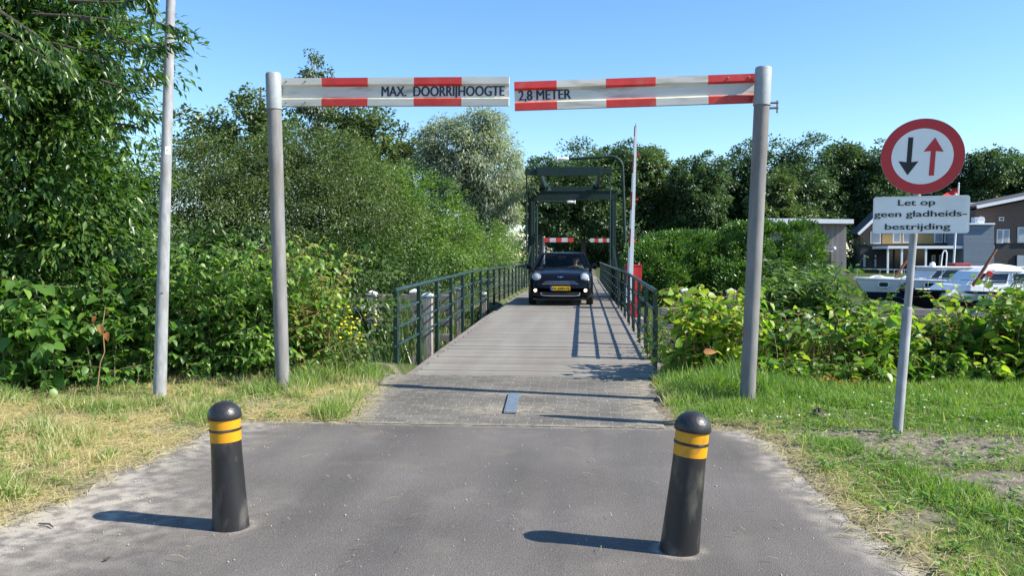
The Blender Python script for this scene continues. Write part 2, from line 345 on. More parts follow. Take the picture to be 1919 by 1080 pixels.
def limbs(mb, base, top, r0, targets, n=9, sides=8, jit=.1):
    base = Vector(base); top = Vector(top)
    pts = [base.lerp(top, i / n) + Vector(rng.normal(0, jit * (0 if i == 0 else 1), 3)) * (top - base).length * .06 for i in range(n + 1)]
    mb.tube(pts, [r0 * (1 - .75 * i / n) for i in range(n + 1)], sides)
    for t in targets:
        t = Vector(t); i = int(np.clip(int((.35 + .5 * rng.random()) * n), 1, n)); s = pts[i]; r = r0 * (1 - .75 * i / n) * .55
        m = s.lerp(t, .5) + Vector((0, 0, .12 * (t - s).length))
        mb.tube([s, s.lerp(m, .5) + Vector((0, 0, .02)), m, m.lerp(t, .6), t], [r, r * .8, r * .6, r * .4, r * .2], 6)
M['bark'] = pm('grey_brown_bark', (.075, .06, .048), .9, 0, .35, 12, .6, 20, stretch=(1, 1, .3))
M['bark_pale'] = pm('pale_bark', (.22, .2, .18), .9, 0, .35, 8, .5, 20, stretch=(1, 1, .6))
M['twig'] = pm('green_stem', (.09, .10, .035), .7, 0, .3, 8)
M['dry_stem'] = pm('dry_tan_stem', (.28, .17, .09), .8, 0, .3, 12)
M['red_stem'] = pm('reddish_stem', (.22, .09, .04), .7, 0, .3, 8)
def tree(name, label, blobs, nclump, cr, per, tm, L, Wd, mat, base, trunk_top=None, r0=.15, ground=0.1, cat='tree', group=None, limb_n=14, bark='bark', **kw):
    base = Vector(base); t = thing(name, base, label, cat, group)
    P, D, N, T, cc = crown_points(blobs, nclump, cr, per, ground=ground, **kw)
    n = len(P); leaves('crown' if cat == 'tree' else 'foliage', P, D, N, L * rng.uniform(.7, 1.25, n), Wd * rng.uniform(.75, 1.2, n), T, tm, mat, t)
    b = np.array(blobs); top = Vector(trunk_top) if trunk_top is not None else Vector((b[:, 0].mean(), b[:, 1].mean(), (b[:, 2] + .6 * b[:, 5]).max()))
    mb = MB(); limbs(mb, base + Vector((0, 0, -.15)), top, r0, [tuple(cc[i]) for i in rng.choice(len(cc), min(limb_n, len(cc)), replace=False)])
    mb.build('trunk' if cat == 'tree' else 'stem', M[bark], t, smooth=True)
    return t
def bl(px, py, d, rx, rz, ry=None):
    """crown lobe centred where the photo's pixel lies at distance d; radii in metres"""
    p = at(px, py, d); return (p.x, p.y, p.z, rx, ry or rx, rz)
def stems_plant(name, label, bases, hts, leaf, wd, mat, lean=(0, 0), spread=.35, twigs=5, group=None, cat='plant', tm='ovate', gap=.055, stem='twig', droop=.5, yellow=0., tl=.55):
    """a clump of arching stems with alternate broad leaves on the stems and on side twigs"""
    c = np.mean(np.array(bases), 0); t = thing(name, (c[0], c[1], c[2] if len(c) > 2 else 0), label, cat, group)
    mb = MB(); PP = []; DD = []; NN = []; TT = []; LL = []
    for bi, (b, h) in enumerate(zip(bases, hts)):
        b = np.array([b[0], b[1], b[2] if len(b) > 2 else 0.]); az = rng.uniform(0, 6.28); sp = spread * rng.uniform(.3, 1.2)
        e = np.array([math.cos(az) * sp * h + lean[0] * h, math.sin(az) * sp * h + lean[1] * h, 0]); n = 8
        s = np.linspace(0, 1, n + 1)[:, None]; path = b + e * s ** 1.8 + np.array([0, 0, h]) * (s - .16 * s ** 3)
        path[1:] += rng.normal(0, .012, (n, 3)) * h
        mb.tube(path, [.009 * (1 - .7 * i / n) for i in range(n + 1)], 5)
        lines = [(path, .08, 1.0)]
        for k in range(twigs):
            f = rng.uniform(.06, .95); i = f * n; i0 = int(i); q = path[i0] * (1 - (i - i0)) + path[min(i0 + 1, n)] * (i - i0)
            a2 = rng.uniform(0, 6.28); ln = tl * h ** .5 * rng.uniform(.4, 1.) * (1.15 - .6 * f)
            d = np.array([math.cos(a2), math.sin(a2), rng.uniform(.1, .7)]); ss = np.linspace(0, 1, 5)[:, None]
            tp = q + d * ln * ss + np.array([0, 0, -.35 * ln]) * ss ** 2
            mb.tube(tp, [.005, .0045, .004, .003, .0015], 4); lines.append((tp, .12, 1.))
        ty = rng.normal(0, .12)
        for path_, f0, f1 in lines:
            seg = np.linalg.norm(np.diff(path_, axis=0), axis=1); cum = np.r_[0, np.cumsum(seg)]; tot = cum[-1]
            g = gap; m = max(2, int(tot * (f1 - f0) / g)); ds = np.linspace(f0, f1, m) * tot + rng.normal(0, .01, m); ds = np.clip(ds, 0, tot)
            pos = np.stack([np.interp(ds, cum, path_[:, i]) for i in range(3)], 1)
            tg = np.stack([np.interp(np.clip(ds + .02, 0, tot), cum, path_[:, i]) - np.interp(np.clip(ds - .02, 0, tot), cum, path_[:, i]) for i in range(3)], 1); tg = unit(tg)
            side = unit(np.cross(tg, np.array([0, 0, 1.]) + rng.normal(0, .25, (m, 3)))); side *= np.where(np.arange(m) % 2, 1, -1)[:, None]
            D = side * .9 + tg * .45 + rng.normal(0, .25, (m, 3)); D[:, 2] -= droop * rng.uniform(.3, 1.2, m)
            N = rng.normal(0, .5, (m, 3)); N[:, 2] += 1
            PP.append(pos); DD.append(D); NN.append(N); LL.append(leaf * rng.uniform(.38, 1.32, m) * (1 - .35 * (ds / tot) ** 3)); TT.append(.45 + ty + rng.normal(0, .2, m) + yellow * (ds / tot))
    P = np.concatenate(PP); L = np.concatenate(LL)
    leaves('foliage', P, np.concatenate(DD), np.concatenate(NN), L, L * wd, np.concatenate(TT), tm, mat, t)
    mb.build('stem', M[stem], t, smooth=True)
    return t

# ================================================================== SETTING
YT, YB = 6.72, 9.52           # asphalt / brick joint, brick / deck joint
def edge(pts):
    q = sorted([(G(*p).y, G(*p).x) for p in pts]); a = np.array(q); return lambda y: np.interp(y, a[:, 0], a[:, 1])
AL = edge([(452, 795), (390, 812), (290, 860), (215, 890), (170, 925), (0, 985), (-330, 1080), (-1200, 1250)])
AR = edge([(1415, 820), (1447, 832), (1480, 870), (1530, 920), (1600, 985), (1725, 1080), (1950, 1250)])
BL = edge([(665, 794), (690, 760), (722, 714)]); BR = edge([(1230, 808), (1224, 770), (1208, 712)])
DL, DR = -2.03, .80
def road_in(x, y):
    wob = .07 * (vnoise(x * 3, y * 3, 5) - .5) + .05 * (vnoise(x * 9, y * 9, 6) - .5)
    a = np.minimum(np.minimum(x - AL(y), AR(y) - x), YT - y)
    b = np.where(y > YT - .1, np.minimum(np.minimum(x - BL(y), BR(y) - x), YB + .1 - y), -9.)
    d = np.where(y > YB - .1, np.minimum(x - DL, DR - x), -9.)
    return np.maximum(np.maximum(a, b), d) + wob
def water_mask(x, y):
    a = sstep(12.2, 13.4, y) * sstep(22.5, 21.2, y) * sstep(-7.5, -5.5, x)
    b = sstep(9.5, 11.5, x) * sstep(12.6, 14, y) * sstep(58, 56, y)
    return np.maximum(a, b)
def gz(x, y):
    m = road_in(x, y); near = sstep(14, 10, np.abs(x) + .0 * y)
    h = -.03 + (.045 + .03 * (fbm(x * 1.7, y * 1.7, 3) - .5) + .02 * (vnoise(x * 6, y * 6, 9) - .5)) * sstep(.15, -.22, m)
    h = h - .4 * sstep(YB + .1, YB + .6, y) * sstep(-.25, .1, np.minimum(x - DL + .3, DR + .3 - x)) * (y < 46)
    h = h - .25 * sstep(10.2, 12.4, y) * (1 - water_mask(x, y)) * sstep(24, 21, y)
    h = h - 2.2 * water_mask(x, y) + .35 * sstep(57, 61, y)
    return h
xs = np.unique(np.r_[np.linspace(-900, -60, 22), np.linspace(-60, -12, 40), np.linspace(-12, 12, 300), np.linspace(12, 60, 60), np.linspace(60, 900, 22)])
ys = np.unique(np.r_[np.linspace(-300, -4, 16), np.linspace(-4, 1, 14), np.linspace(1, 14, 190), np.linspace(14, 64, 90), np.linspace(64, 1200, 30)])
gx, gy = np.meshgrid(xs, ys); gX, gY = gx.ravel(), gy.ravel(); gZ = gz(gX, gY)
def dryness(x, y):      # straw on the left verge, some at the asphalt edge
    left = sstep(-1.2, -2.2, x)
    v = left * (.35 + 1.0 * sstep(.35, .62, fbm(x * .9 + 3, y * 1.3, 21))) * (1 - .55 * sstep(-2.9, -1.9, x) * sstep(6.5, 7.2, y))
    v = v + .8 * sstep(-.55, -.05, road_in(x, y)) * (1 - left)
    return np.clip(v * sstep(9.3, 8.7, y), 0, 1)
def bare(x, y):         # bare soil round the sign post and down the right verge
    p = np.exp(-((x - 2.45) / 1.35) ** 2 - ((y - 6.4) / .5) ** 2) * 1.35
    q = sstep(.50, .66, fbm(x * 1.1 + 7, y * 1.6, 33)) * sstep(1., 1.6, x) * sstep(7.2, 6.4, y)
    r_ = sstep(.55, .7, fbm(x * 1.5, y * 1.9, 41)) * sstep(-1.2, -2, x) * .8
    s = sstep(-.28, -.02, road_in(x, y)) * .8
    return np.clip(np.maximum.reduce([p * sstep(.34, .62, fbm(x * 2.2, y * 2.6, 8)) * .85, q * .9, r_, s]), 0, 1)
gm = bpy.data.materials.new('verge_soil'); gm.use_nodes = True; n, l = nodes(gm); b = n['Principled BSDF']; b.inputs['Roughness'].default_value = .95; b.inputs['Specular IOR Level'].default_value = .15
def attr(n, nm):
    a = n.new('ShaderNodeAttribute'); a.attribute_name = nm; return a.outputs['Fac']
def noise(n, l, sc, det=6, src=None):
    tc = n.new('ShaderNodeTexCoord'); z = n.new('ShaderNodeTexNoise'); z.inputs['Scale'].default_value = sc; z.inputs['Detail'].default_value = det; l.new(tc.outputs['Object'], z.inputs[0]); return z.outputs[0]
def ramp(n, l, src, p0, c0, p1, c1):
    r = n.new('ShaderNodeValToRGB'); r.color_ramp.elements[0].position = p0; r.color_ramp.elements[1].position = p1
    r.color_ramp.elements[0].color = (*c0, 1) if len(c0) == 3 else c0; r.color_ramp.elements[1].color = (*c1, 1) if len(c1) == 3 else c1; l.new(src, r.inputs[0]); return r.outputs[0]
def mix(n, l, f, a, b_, bt='MIX'):
    m = n.new('ShaderNodeMixRGB'); m.blend_type = bt
    for i, v in enumerate((f, a, b_)):
        if isinstance(v, (int, float)): m.inputs[i].default_value = v if i == 0 else (v, v, v, 1)
        elif isinstance(v, tuple): m.inputs[i].default_value = (*v, 1)
        else: l.new(v, m.inputs[i])
    return m.outputs[0]
grs = ramp(n, l, noise(n, l, 9), .3, (.035, .05, .016), .7, (.075, .10, .03))
stw = ramp(n, l, noise(n, l, 30), .3, (.20, .15, .075), .7, (.42, .34, .19))
soil = ramp(n, l, noise(n, l, 14), .3, (.10, .085, .07), .75, (.27, .24, .20))
col = mix(n, l, attr(n, 'dry'), grs, stw); col = mix(n, l, attr(n, 'bare'), col, soil); l.new(col, b.inputs['Base Color'])
bp = n.new('ShaderNodeBump'); bp.inputs['Strength'].default_value = .7; bp.inputs['Distance'].default_value = .04; l.new(noise(n, l, 22, 8), bp.inputs['Height']); l.new(bp.outputs[0], b.inputs['Normal'])
g = grid_mesh('ground', np.stack([gX, gY, gZ], 1), len(xs), len(ys), gm, attrs={'dry': dryness(gX, gY), 'bare': bare(gX, gY)}); tag(g, kind='structure')

# water of the canal and the harbour basin
wm = bpy.data.materials.new('canal_water'); wm.use_nodes = True; n, l = nodes(wm); b = n['Principled BSDF']
b.inputs['Base Color'].default_value = (.012, .018, .014, 1); b.inputs['Roughness'].default_value = .06
bp = n.new('ShaderNodeBump'); bp.inputs['Strength'].default_value = .25; bp.inputs['Distance'].default_value = .05; l.new(noise(n, l, 2.2, 3), bp.inputs['Height']); l.new(bp.outputs[0], b.inputs['Normal'])
mb = MB(); mb.add([(-30, 11, -.95), (120, 11, -.95), (120, 61, -.95), (-30, 61, -.95)], [(0, 1, 2, 3)]); tag(mb.build('canal_water', wm), kind='structure')

# asphalt apron: rows between its two edges
am = bpy.data.materials.new('asphalt'); am.use_nodes = True; n, l = nodes(am); b = n['Principled BSDF']; b.inputs['Roughness'].default_value = .8; b.inputs['Specular IOR Level'].default_value = .3
base = ramp(n, l, noise(n, l, 1.1, 8), .28, (.098, .090, .082), .74, (.150, .140, .130))
fine = ramp(n, l, noise(n, l, 160, 3), .33, (.74, .74, .74), .67, (1.24, 1.23, 1.22)); base = mix(n, l, 1.0, base, fine, 'MULTIPLY')
tr = n.new('ShaderNodeTexCoord'); mp = n.new('ShaderNodeMapping'); mp.inputs['Scale'].default_value = (2.4, .22, 1); mp.inputs['Rotation'].default_value = (0, 0, R(-4)); l.new(tr.outputs['Object'], mp.inputs[0])
zt = n.new('ShaderNodeTexNoise'); zt.inputs['Scale'].default_value = 1.1; zt.inputs['Detail'].default_value = 5; l.new(mp.outputs[0], zt.inputs[0])
base = mix(n, l, 1.0, base, ramp(n, l, zt.outputs[0], .38, (.86, .86, .87), .62, (1.08, 1.07, 1.06)), 'MULTIPLY')
sandn = ramp(n, l, noise(n, l, 9, 12), .40, (0, 0, 0), .64, (1, 1, 1)); se = n.new('ShaderNodeMath'); se.operation = 'MULTIPLY'; l.new(attr(n, 'sand'), se.inputs[0]); l.new(sandn, se.inputs[1])
ad = n.new('ShaderNodeMath'); ad.operation = 'MULTIPLY_ADD'; l.new(attr(n, 'sand'), ad.inputs[0]); ad.inputs[1].default_value = .22; l.new(se.outputs[0], ad.inputs[2]); ad.use_clamp = True
base = mix(n, l, ad.outputs[0], base, (.37, .335, .285))
spk = ramp(n, l, noise(n, l, 75, 2), .70, (0, 0, 0), .74, (.55, .55, .55)); base = mix(n, l, spk, base, (.32, .31, .3)); l.new(base, b.inputs['Base Color'])
tan_ = ramp(n, l, noise(n, l, 2.1, 9), .58, (0, 0, 0), .72, (.38, .38, .38)); base = mix(n, l, tan_, base, (.21, .185, .155))
stn = ramp(n, l, noise(n, l, 7.3, 2), .70, (0, 0, 0), .8, (.6, .6, .6)); base = mix(n, l, stn, base, (.085, .08, .075)); l.new(base, b.inputs['Base Color'])
bp = n.new('ShaderNodeBump'); bp.inputs['Strength'].default_value = .55; bp.inputs['Distance'].default_value = .012; l.new(noise(n, l, 130, 4), bp.inputs['Height']); l.new(bp.outputs[0], b.inputs['Normal'])
NR = 260
ry = np.unique(np.r_[np.linspace(-30, 1, 20), np.linspace(1, YT, 260)]); ts = np.linspace(0, 1, NR); V = []; sand = []
for y in ry:
    a = AL(y) + .05 * (vnoise(np.array(y * 4), np.array(1.), 3) - .5) * 2; c = AR(y) + .05 * (vnoise(np.array(y * 5), np.array(8.), 4) - .5) * 2
    x = a + (c - a) * ts; V.append(np.stack([x, np.full(NR, y), np.full(NR, .006) + .012 * (fbm(x * .6, np.full(NR, y * .6), 2) - .5) * sstep(YT, YT - .5, y)], 1))
    dl = x - a; dr = c - x
    s = np.maximum(sstep(.75, .02, dl) * .8 + .6 * sstep(1.7, .2, dl) * sstep(5.1, 4.2, y), sstep(.34, .0, dr) * .85)
    s = np.maximum(s, .7 * sstep(.10, .0, YT - y))
    for q_ in (G(433, 989), G(1273, 1033)): s = np.maximum(s, .8 * np.exp(-((np.hypot(x - q_.x, y - q_.y) - .115) / .022) ** 2) * (.4 + .6 * vnoise(x * 22, np.full(NR, y * 22), 3)))
    sand.append(s)
tag(grid_mesh('road', np.concatenate(V), NR, len(ry), am, attrs={'sand': np.concatenate(sand)}), kind='structure')

# brick pavement between asphalt and bridge
km = bpy.data.materials.new('paving_bricks'); km.use_nodes = True; n, l = nodes(km); b = n['Principled BSDF']; b.inputs['Roughness'].default_value = .9; b.inputs['Specular IOR Level'].default_value = .25
tc = n.new('ShaderNodeTexCoord'); wv = n.new('ShaderNodeTexNoise'); wv.inputs['Scale'].default_value = 2.5; l.new(tc.outputs['Object'], wv.inputs[0])
wa = n.new('ShaderNodeMixRGB'); wa.blend_type = 'ADD'; wa.inputs[0].default_value = .09; l.new(tc.outputs['Object'], wa.inputs[1]); l.new(wv.outputs[1], wa.inputs[2])
bk = n.new('ShaderNodeTexBrick'); bk.inputs['Scale'].default_value = 1; bk.inputs['Brick Width'].default_value = .21; bk.inputs['Row Height'].default_value = .105; bk.inputs['Mortar Size'].default_value = .007; bk.inputs['Mortar Smooth'].default_value = .3; bk.inputs['Bias'].default_value = -.2
bk.inputs['Color1'].default_value = (.108, .104, .095, 1); bk.inputs['Color2'].default_value = (.16, .152, .138, 1); bk.inputs['Mortar'].default_value = (.21, .193, .16, 1); l.new(wa.outputs[0], bk.inputs[0])
col = mix(n, l, 1.0, bk.outputs[0], ramp(n, l, noise(n, l, 70, 4), .3, (.7, .7, .7), .7, (1.3, 1.3, 1.3)), 'MULTIPLY')
col = mix(n, l, 1.0, col, ramp(n, l, noise(n, l, 1.6, 4), .3, (.8, .8, .8), .7, (1.18, 1.17, 1.15)), 'MULTIPLY')
sn = n.new('ShaderNodeMath'); sn.operation = 'MULTIPLY'; l.new(attr(n, 'sand'), sn.inputs[0]); l.new(ramp(n, l, noise(n, l, 11, 9), .36, (0, 0, 0), .62, (1, 1, 1)), sn.inputs[1])
col = mix(n, l, sn.outputs[0], col, (.30, .265, .2)); l.new(col, b.inputs['Base Color'])
inv = n.new('ShaderNodeMath'); inv.operation = 'MULTIPLY_ADD'; inv.inputs[1].default_value = -1; l.new(bk.outputs['Fac'], inv.inputs[0]); l.new(noise(n, l, 60, 3), inv.inputs[2])
bp = n.new('ShaderNodeBump'); bp.inputs['Strength'].default_value = .7; bp.inputs['Distance'].default_value = .012; l.new(inv.outputs[0], bp.inputs['Height']); l.new(bp.outputs[0], b.inputs['Normal'])
by = np.linspace(YT - .02, YB - .01, 90); ts = np.linspace(0, 1, 90); V = []; sand = []
for y in by:
    a = BL(y) - .06 + .10 * (vnoise(np.array(y * 5), np.array(2.), 7) - .5); c = BR(y) + .06 + .10 * (vnoise(np.array(y * 5), np.array(5.), 7) - .5)
    x = a + (c - a) * ts; z = np.full(90, .011) + .03 * (fbm(x * .8, np.full(90, y * .8), 12) - .5) * sstep(0, .3, y - YT) * sstep(0, .3, YB - y)
    V.append(np.stack([x, np.full(90, y), z], 1)); pl = G(955, 757)
    s = np.maximum.reduce([sstep(.35, 0, x - a), sstep(.5, 0, c - x), .95 * np.exp(-((x - pl.x) / .55) ** 2 - ((y - pl.y + .35) / .25) ** 2), .9 * np.exp(-((x - pl.x) / .35) ** 2 - ((y - pl.y - .5) / .18) ** 2), .8 * sstep(.12, 0, YB - y) + 0 * x, .8 * sstep(.14, 0, y - YT) + 0 * x]); sand.append(s)
tag(grid_mesh('pavement', np.concatenate(V), 90, 90, km, attrs={'sand': np.concatenate(sand)}), kind='structure')

# ================================================================== BRIDGE
def deck_z(y): return float(np.interp(y, [9.5, 18.8, 31, 46, 62], [.012, .14, .16, .16, .02]))
bridge = thing('bridge', (-.7, YB, 0), 'narrow planked bridge deck leading from the brick paving to the far bank', 'bridge')
dm = bpy.data.materials.new('deck_planks'); dm.use_nodes = True; n, l = nodes(dm); b = n['Principled BSDF']; b.inputs['Roughness'].default_value = .75
pr = ramp(n, l, attr(n, 'tint'), 0, (.20, .187, .162), 1, (.222, .208, .182))
tc = n.new('ShaderNodeTexCoord'); mp = n.new('ShaderNodeMapping'); mp.inputs['Scale'].default_value = (.5, 9, 1); l.new(tc.outputs['Object'], mp.inputs[0]); zt = n.new('ShaderNodeTexNoise'); zt.inputs['Scale'].default_value = 4; zt.inputs['Detail'].default_value = 7; l.new(mp.outputs[0], zt.inputs[0])
pr = mix(n, l, 1., pr, ramp(n, l, zt.outputs[0], .3, (.88, .88, .88), .7, (1.1, 1.09, 1.08)), 'MULTIPLY')
mp2 = n.new('ShaderNodeMapping'); mp2.inputs['Scale'].default_value = (1.3, .12, 1); l.new(tc.outputs['Object'], mp2.inputs[0]); z2 = n.new('ShaderNodeTexNoise'); z2.inputs['Scale'].default_value = 1.5; z2.inputs['Detail'].default_value = 5; l.new(mp2.outputs[0], z2.inputs[0])
pr = mix(n, l, 1., pr, ramp(n, l, z2.outputs[0], .35, (.86, .83, .82), .65, (1.08, 1.08, 1.08)), 'MULTIPLY'); l.new(pr, b.inputs['Base Color'])
bp = n.new('ShaderNodeBump'); bp.inputs['Strength'].default_value = .3; bp.inputs['Distance'].default_value = .01; l.new(zt.outputs[0], bp.inputs['Height']); l.new(bp.outputs[0], b.inputs['Normal'])
mb = MB(); y = YB; tints = []
while y < 60:
    wd = .12 if y < 30 else .3; za, zb_ = deck_z(y), deck_z(y + wd); j = random.uniform(-.003, .003); e0 = random.uniform(-.02, .02); g_ = .004
    x0, x1 = DL + e0, DR + .12 + e0
    v = [(x0, y, za - .06), (x1, y, za - .06), (x1, y + wd - g_, zb_ - .06), (x0, y + wd - g_, zb_ - .06), (x0, y, za + j), (x1, y, za + j), (x1, y + wd - g_, zb_ + j), (x0, y + wd - g_, zb_ + j)]
    mb.add(v, [(4, 5, 6, 7), (0, 1, 5, 4), (1, 2, 6, 5), (2, 3, 7, 6), (3, 0, 4, 7)]); tints += [random.random()] * 5; y += wd
o = mb.build('deck', dm, bridge); a = o.data.attributes.new('tint', 'FLOAT', 'FACE'); a.data.foreach_set('value', tints)
mb = MB()
for x in (DL - .16, DR + .22):
    for y0, y1 in ((YB + .4, 18.8), (18.8, 33.)): mb.bar((x, y0, deck_z(y0) - .25), (x, y1, deck_z(y1) - .25), .30, .18)
for x in (-1.6, -.6, .4): mb.bar((x, YB + .6, -.25), (x, 46, -.1), .2, .3)
mb.build('edge_beam', M['beam_wood'], bridge)
for x in (-1.9, -.6, .7):
    for y in (13.4, 18.8, 24, 31): mb = MB(); mb.tube([(x, y, -2.6), (x, y, -.1)], .14, 10); mb.build('pile', M['old_wood'], bridge, smooth=True)
mb = MB(); mb.box(DL - .45, DR + .5, YB + .12, YB + .5, -.7, -.09); mb.build('abutment', pm('concrete', (.3, .29, .27), .9, bump=.3), bridge)
# drawbridge portal with balance beams
PY = 38.0; XL, XR = -2.39, 1.43
gate = thing('drawbridge_portal', (-.5, PY, 0), 'dark green drawbridge portal frame with balance beams over the roadway', 'drawbridge')
for x, nm in ((XL, 'post'), (XR, 'post')):
    mb = MB(); mb.box(x - .15, x + .15, PY - .15, PY + .15, -.9, 4.12); mb.box(x - .04, x + .04, PY - .19, PY - .15, -.6, 4.1); mb.build(nm, M['bridge_green'], gate, bevel=.01)
mb = MB(); mb.box(XL - .2, XR + .2, PY - .17, PY + .17, 4.1, 4.52); mb.box(XL - .22, XR + .22, PY - .2, PY + .2, 4.48, 4.54); mb.build('lintel', M['bridge_green'], gate, bevel=.01)
NY, FY = 33.4, 44.5
mb = MB(); mb.box(XL + .03, XR - .22, NY - .12, NY + .12, 4.82, 5.07); mb.box(-1.88, .77, NY - .18, NY - .12, 4.76, 5.13); mb.build('crossbeam', M['bridge_green'], gate, bevel=.01)
for x in (-1.79, .69):
    mb = MB(); mb.bar((x, NY, 4.95), (x, PY, 4.76), .16, .32); mb.bar((x, PY, 4.76), (x, FY, 4.95), .18, .38); mb.build('balance_beam', M['bridge_green'], gate, bevel=.01)
    mb = MB(); mb.box(x - .16, x + .16, PY - .14, PY + .14, 4.54, 4.62); mb.lathe([(.1, -.2), (.1, .2)], 14, (x, PY, 4.7), (1, 0, 0)); mb.build('pivot', M['bridge_green'], gate, smooth=True)
mb = MB(); mb.box(-2.0, .9, FY - .3, FY + .3, 4.75, 5.25); mb.build('counterweight', M['bridge_green'], gate, bevel=.01)
for x in (XL + .08, XR - .28):
    mb = MB(); mb.tube([(x, NY, 4.85), (x, NY, .1)], .028, 8); mb.lathe([(.05, 0), (.05, .25)], 10, (x, NY, 1.05)); mb.build('hanger_rod', M['bridge_green'], gate, smooth=True)
for x, s in ((XL, -1), (XR, 1)):
    mb = MB(); mb.bar((x + s * .02, PY - .4, 1.9), (x + s * .32, PY - 2.2, -.2), .07, .09, (0, 1, 0)); mb.build('brace', M['bridge_green'], gate)

def railing(x, label, y0=11.05, y1=45.5, step=1.57):
    t = thing('bridge_railing', (x, y0, 0), label, 'railing', 'green railings along the bridge')
    ends = [y0 - .10, 18.8, y1]
    for k, h in enumerate((.94, .66, .405, .15)):
        mb = MB(); r_ = .03 if k == 0 else .019
        mb.tube([(x, ends[0] - (.05 if k else 0), deck_z(ends[0]) + h), (x, 18.8, deck_z(18.8) + h), (x, y1, deck_z(y1) + h)], r_, 10)
        mb.build('handrail' if k == 0 else 'rail', M['rail_green'], t, smooth=True)
    y = y0; i = 0
    while y < y1:
        mb = MB(); z = deck_z(y); wd = .05 if i % 4 else .065
        mb.box(x - .028, x + .028, y - wd, y + wd, z - .42 + (.2 if i == 0 else 0), z + .925)
        for h in (.66, .405, .15): mb.box(x - .036, x + .036, y - .03, y + .03, z + h - .03, z + h + .03)
        mb.build('post', M['bridge_green'], t); y += step; i += 1
    return t
railing(-2.6, 'dark green railing of bars beside the timber fender posts')
railing(1.0, 'dark green railing of bars beside the red barrier cabinet')

def fender(label, y, posts, x0, x1, zs, yb):
    t = thing('timber_fender', ((x0 + x1) / 2, y, -.9), label, 'fender', 'timber fenders beside the bridge')
    for (px, pyt, d) in posts:
        p = at(px, pyt, d); mb = MB(); r_ = .085; mb.box(p.x - r_, p.x + r_, p.y - r_, p.y + r_, -2.4, p.z - .07)
        po = mb.build('post', M['old_wood'], t, bevel=.012)
        mb = MB(); e = r_ + .012; mb.add([(p.x - e, p.y - e, p.z - .07), (p.x + e, p.y - e, p.z - .07), (p.x + e, p.y + e, p.z - .07), (p.x - e, p.y + e, p.z - .07), (p.x - e, p.y - e, p.z - .035), (p.x + e, p.y - e, p.z - .035), (p.x + e, p.y + e, p.z - .035), (p.x - e, p.y + e, p.z - .035), (p.x, p.y, p.z + .02)],
               [(0, 1, 5, 4), (1, 2, 6, 5), (2, 3, 7, 6), (3, 0, 4, 7), (4, 5, 8), (5, 6, 8), (6, 7, 8), (7, 4, 8), (3, 2, 1, 0)]); mb.build('cap', M['cap_white'], po)
    for z in zs:
        mb = MB(); mb.bar((x0, yb, z), (x1, yb + .02, z), .12, .15); mb.build('beam', M['beam_wood'], t, bevel=.01)
fender('weathered timber fender with white capped posts beyond the railing, among the yellow flowers', 16, [(802, 549, 15.4), (777, 543, 17.2), (697, 546, 17.), (862, 537, 20.2), (907, 548, 22.5)], -6.2, -2.75, (.55, .33, .02, -.3), 16.9)
fender('weathered timber fender with white capped posts behind the yellow green knotweed', 16.5, [(1285, 541, 17), (1370, 542, 17), (1448, 556, 14.5)], 1.5, 8.2, (.38, .12, -.2), 15.6)

# steel plate let into the paving
pa, pb = G(962, 742), G(956, 778); mb = MB(); mb.bar((pa.x + .01, pa.y, .022), (pb.x, pb.y, .021), .115, .014)
pd = (pb - pa).normalized()
for p, s in ((pa, .06), (pb, -.06)):
    q = p + pd * s
    for dx in (-.035, .035): mb.lathe([(.009, 0), (.009, .004), (.005, .006)], 10, (q.x + dx, q.y, .0275))
tag(mb.build('cover_plate', M['steel_plate'], None), 'narrow scuffed steel cover plate set in the brick paving', 'plate')

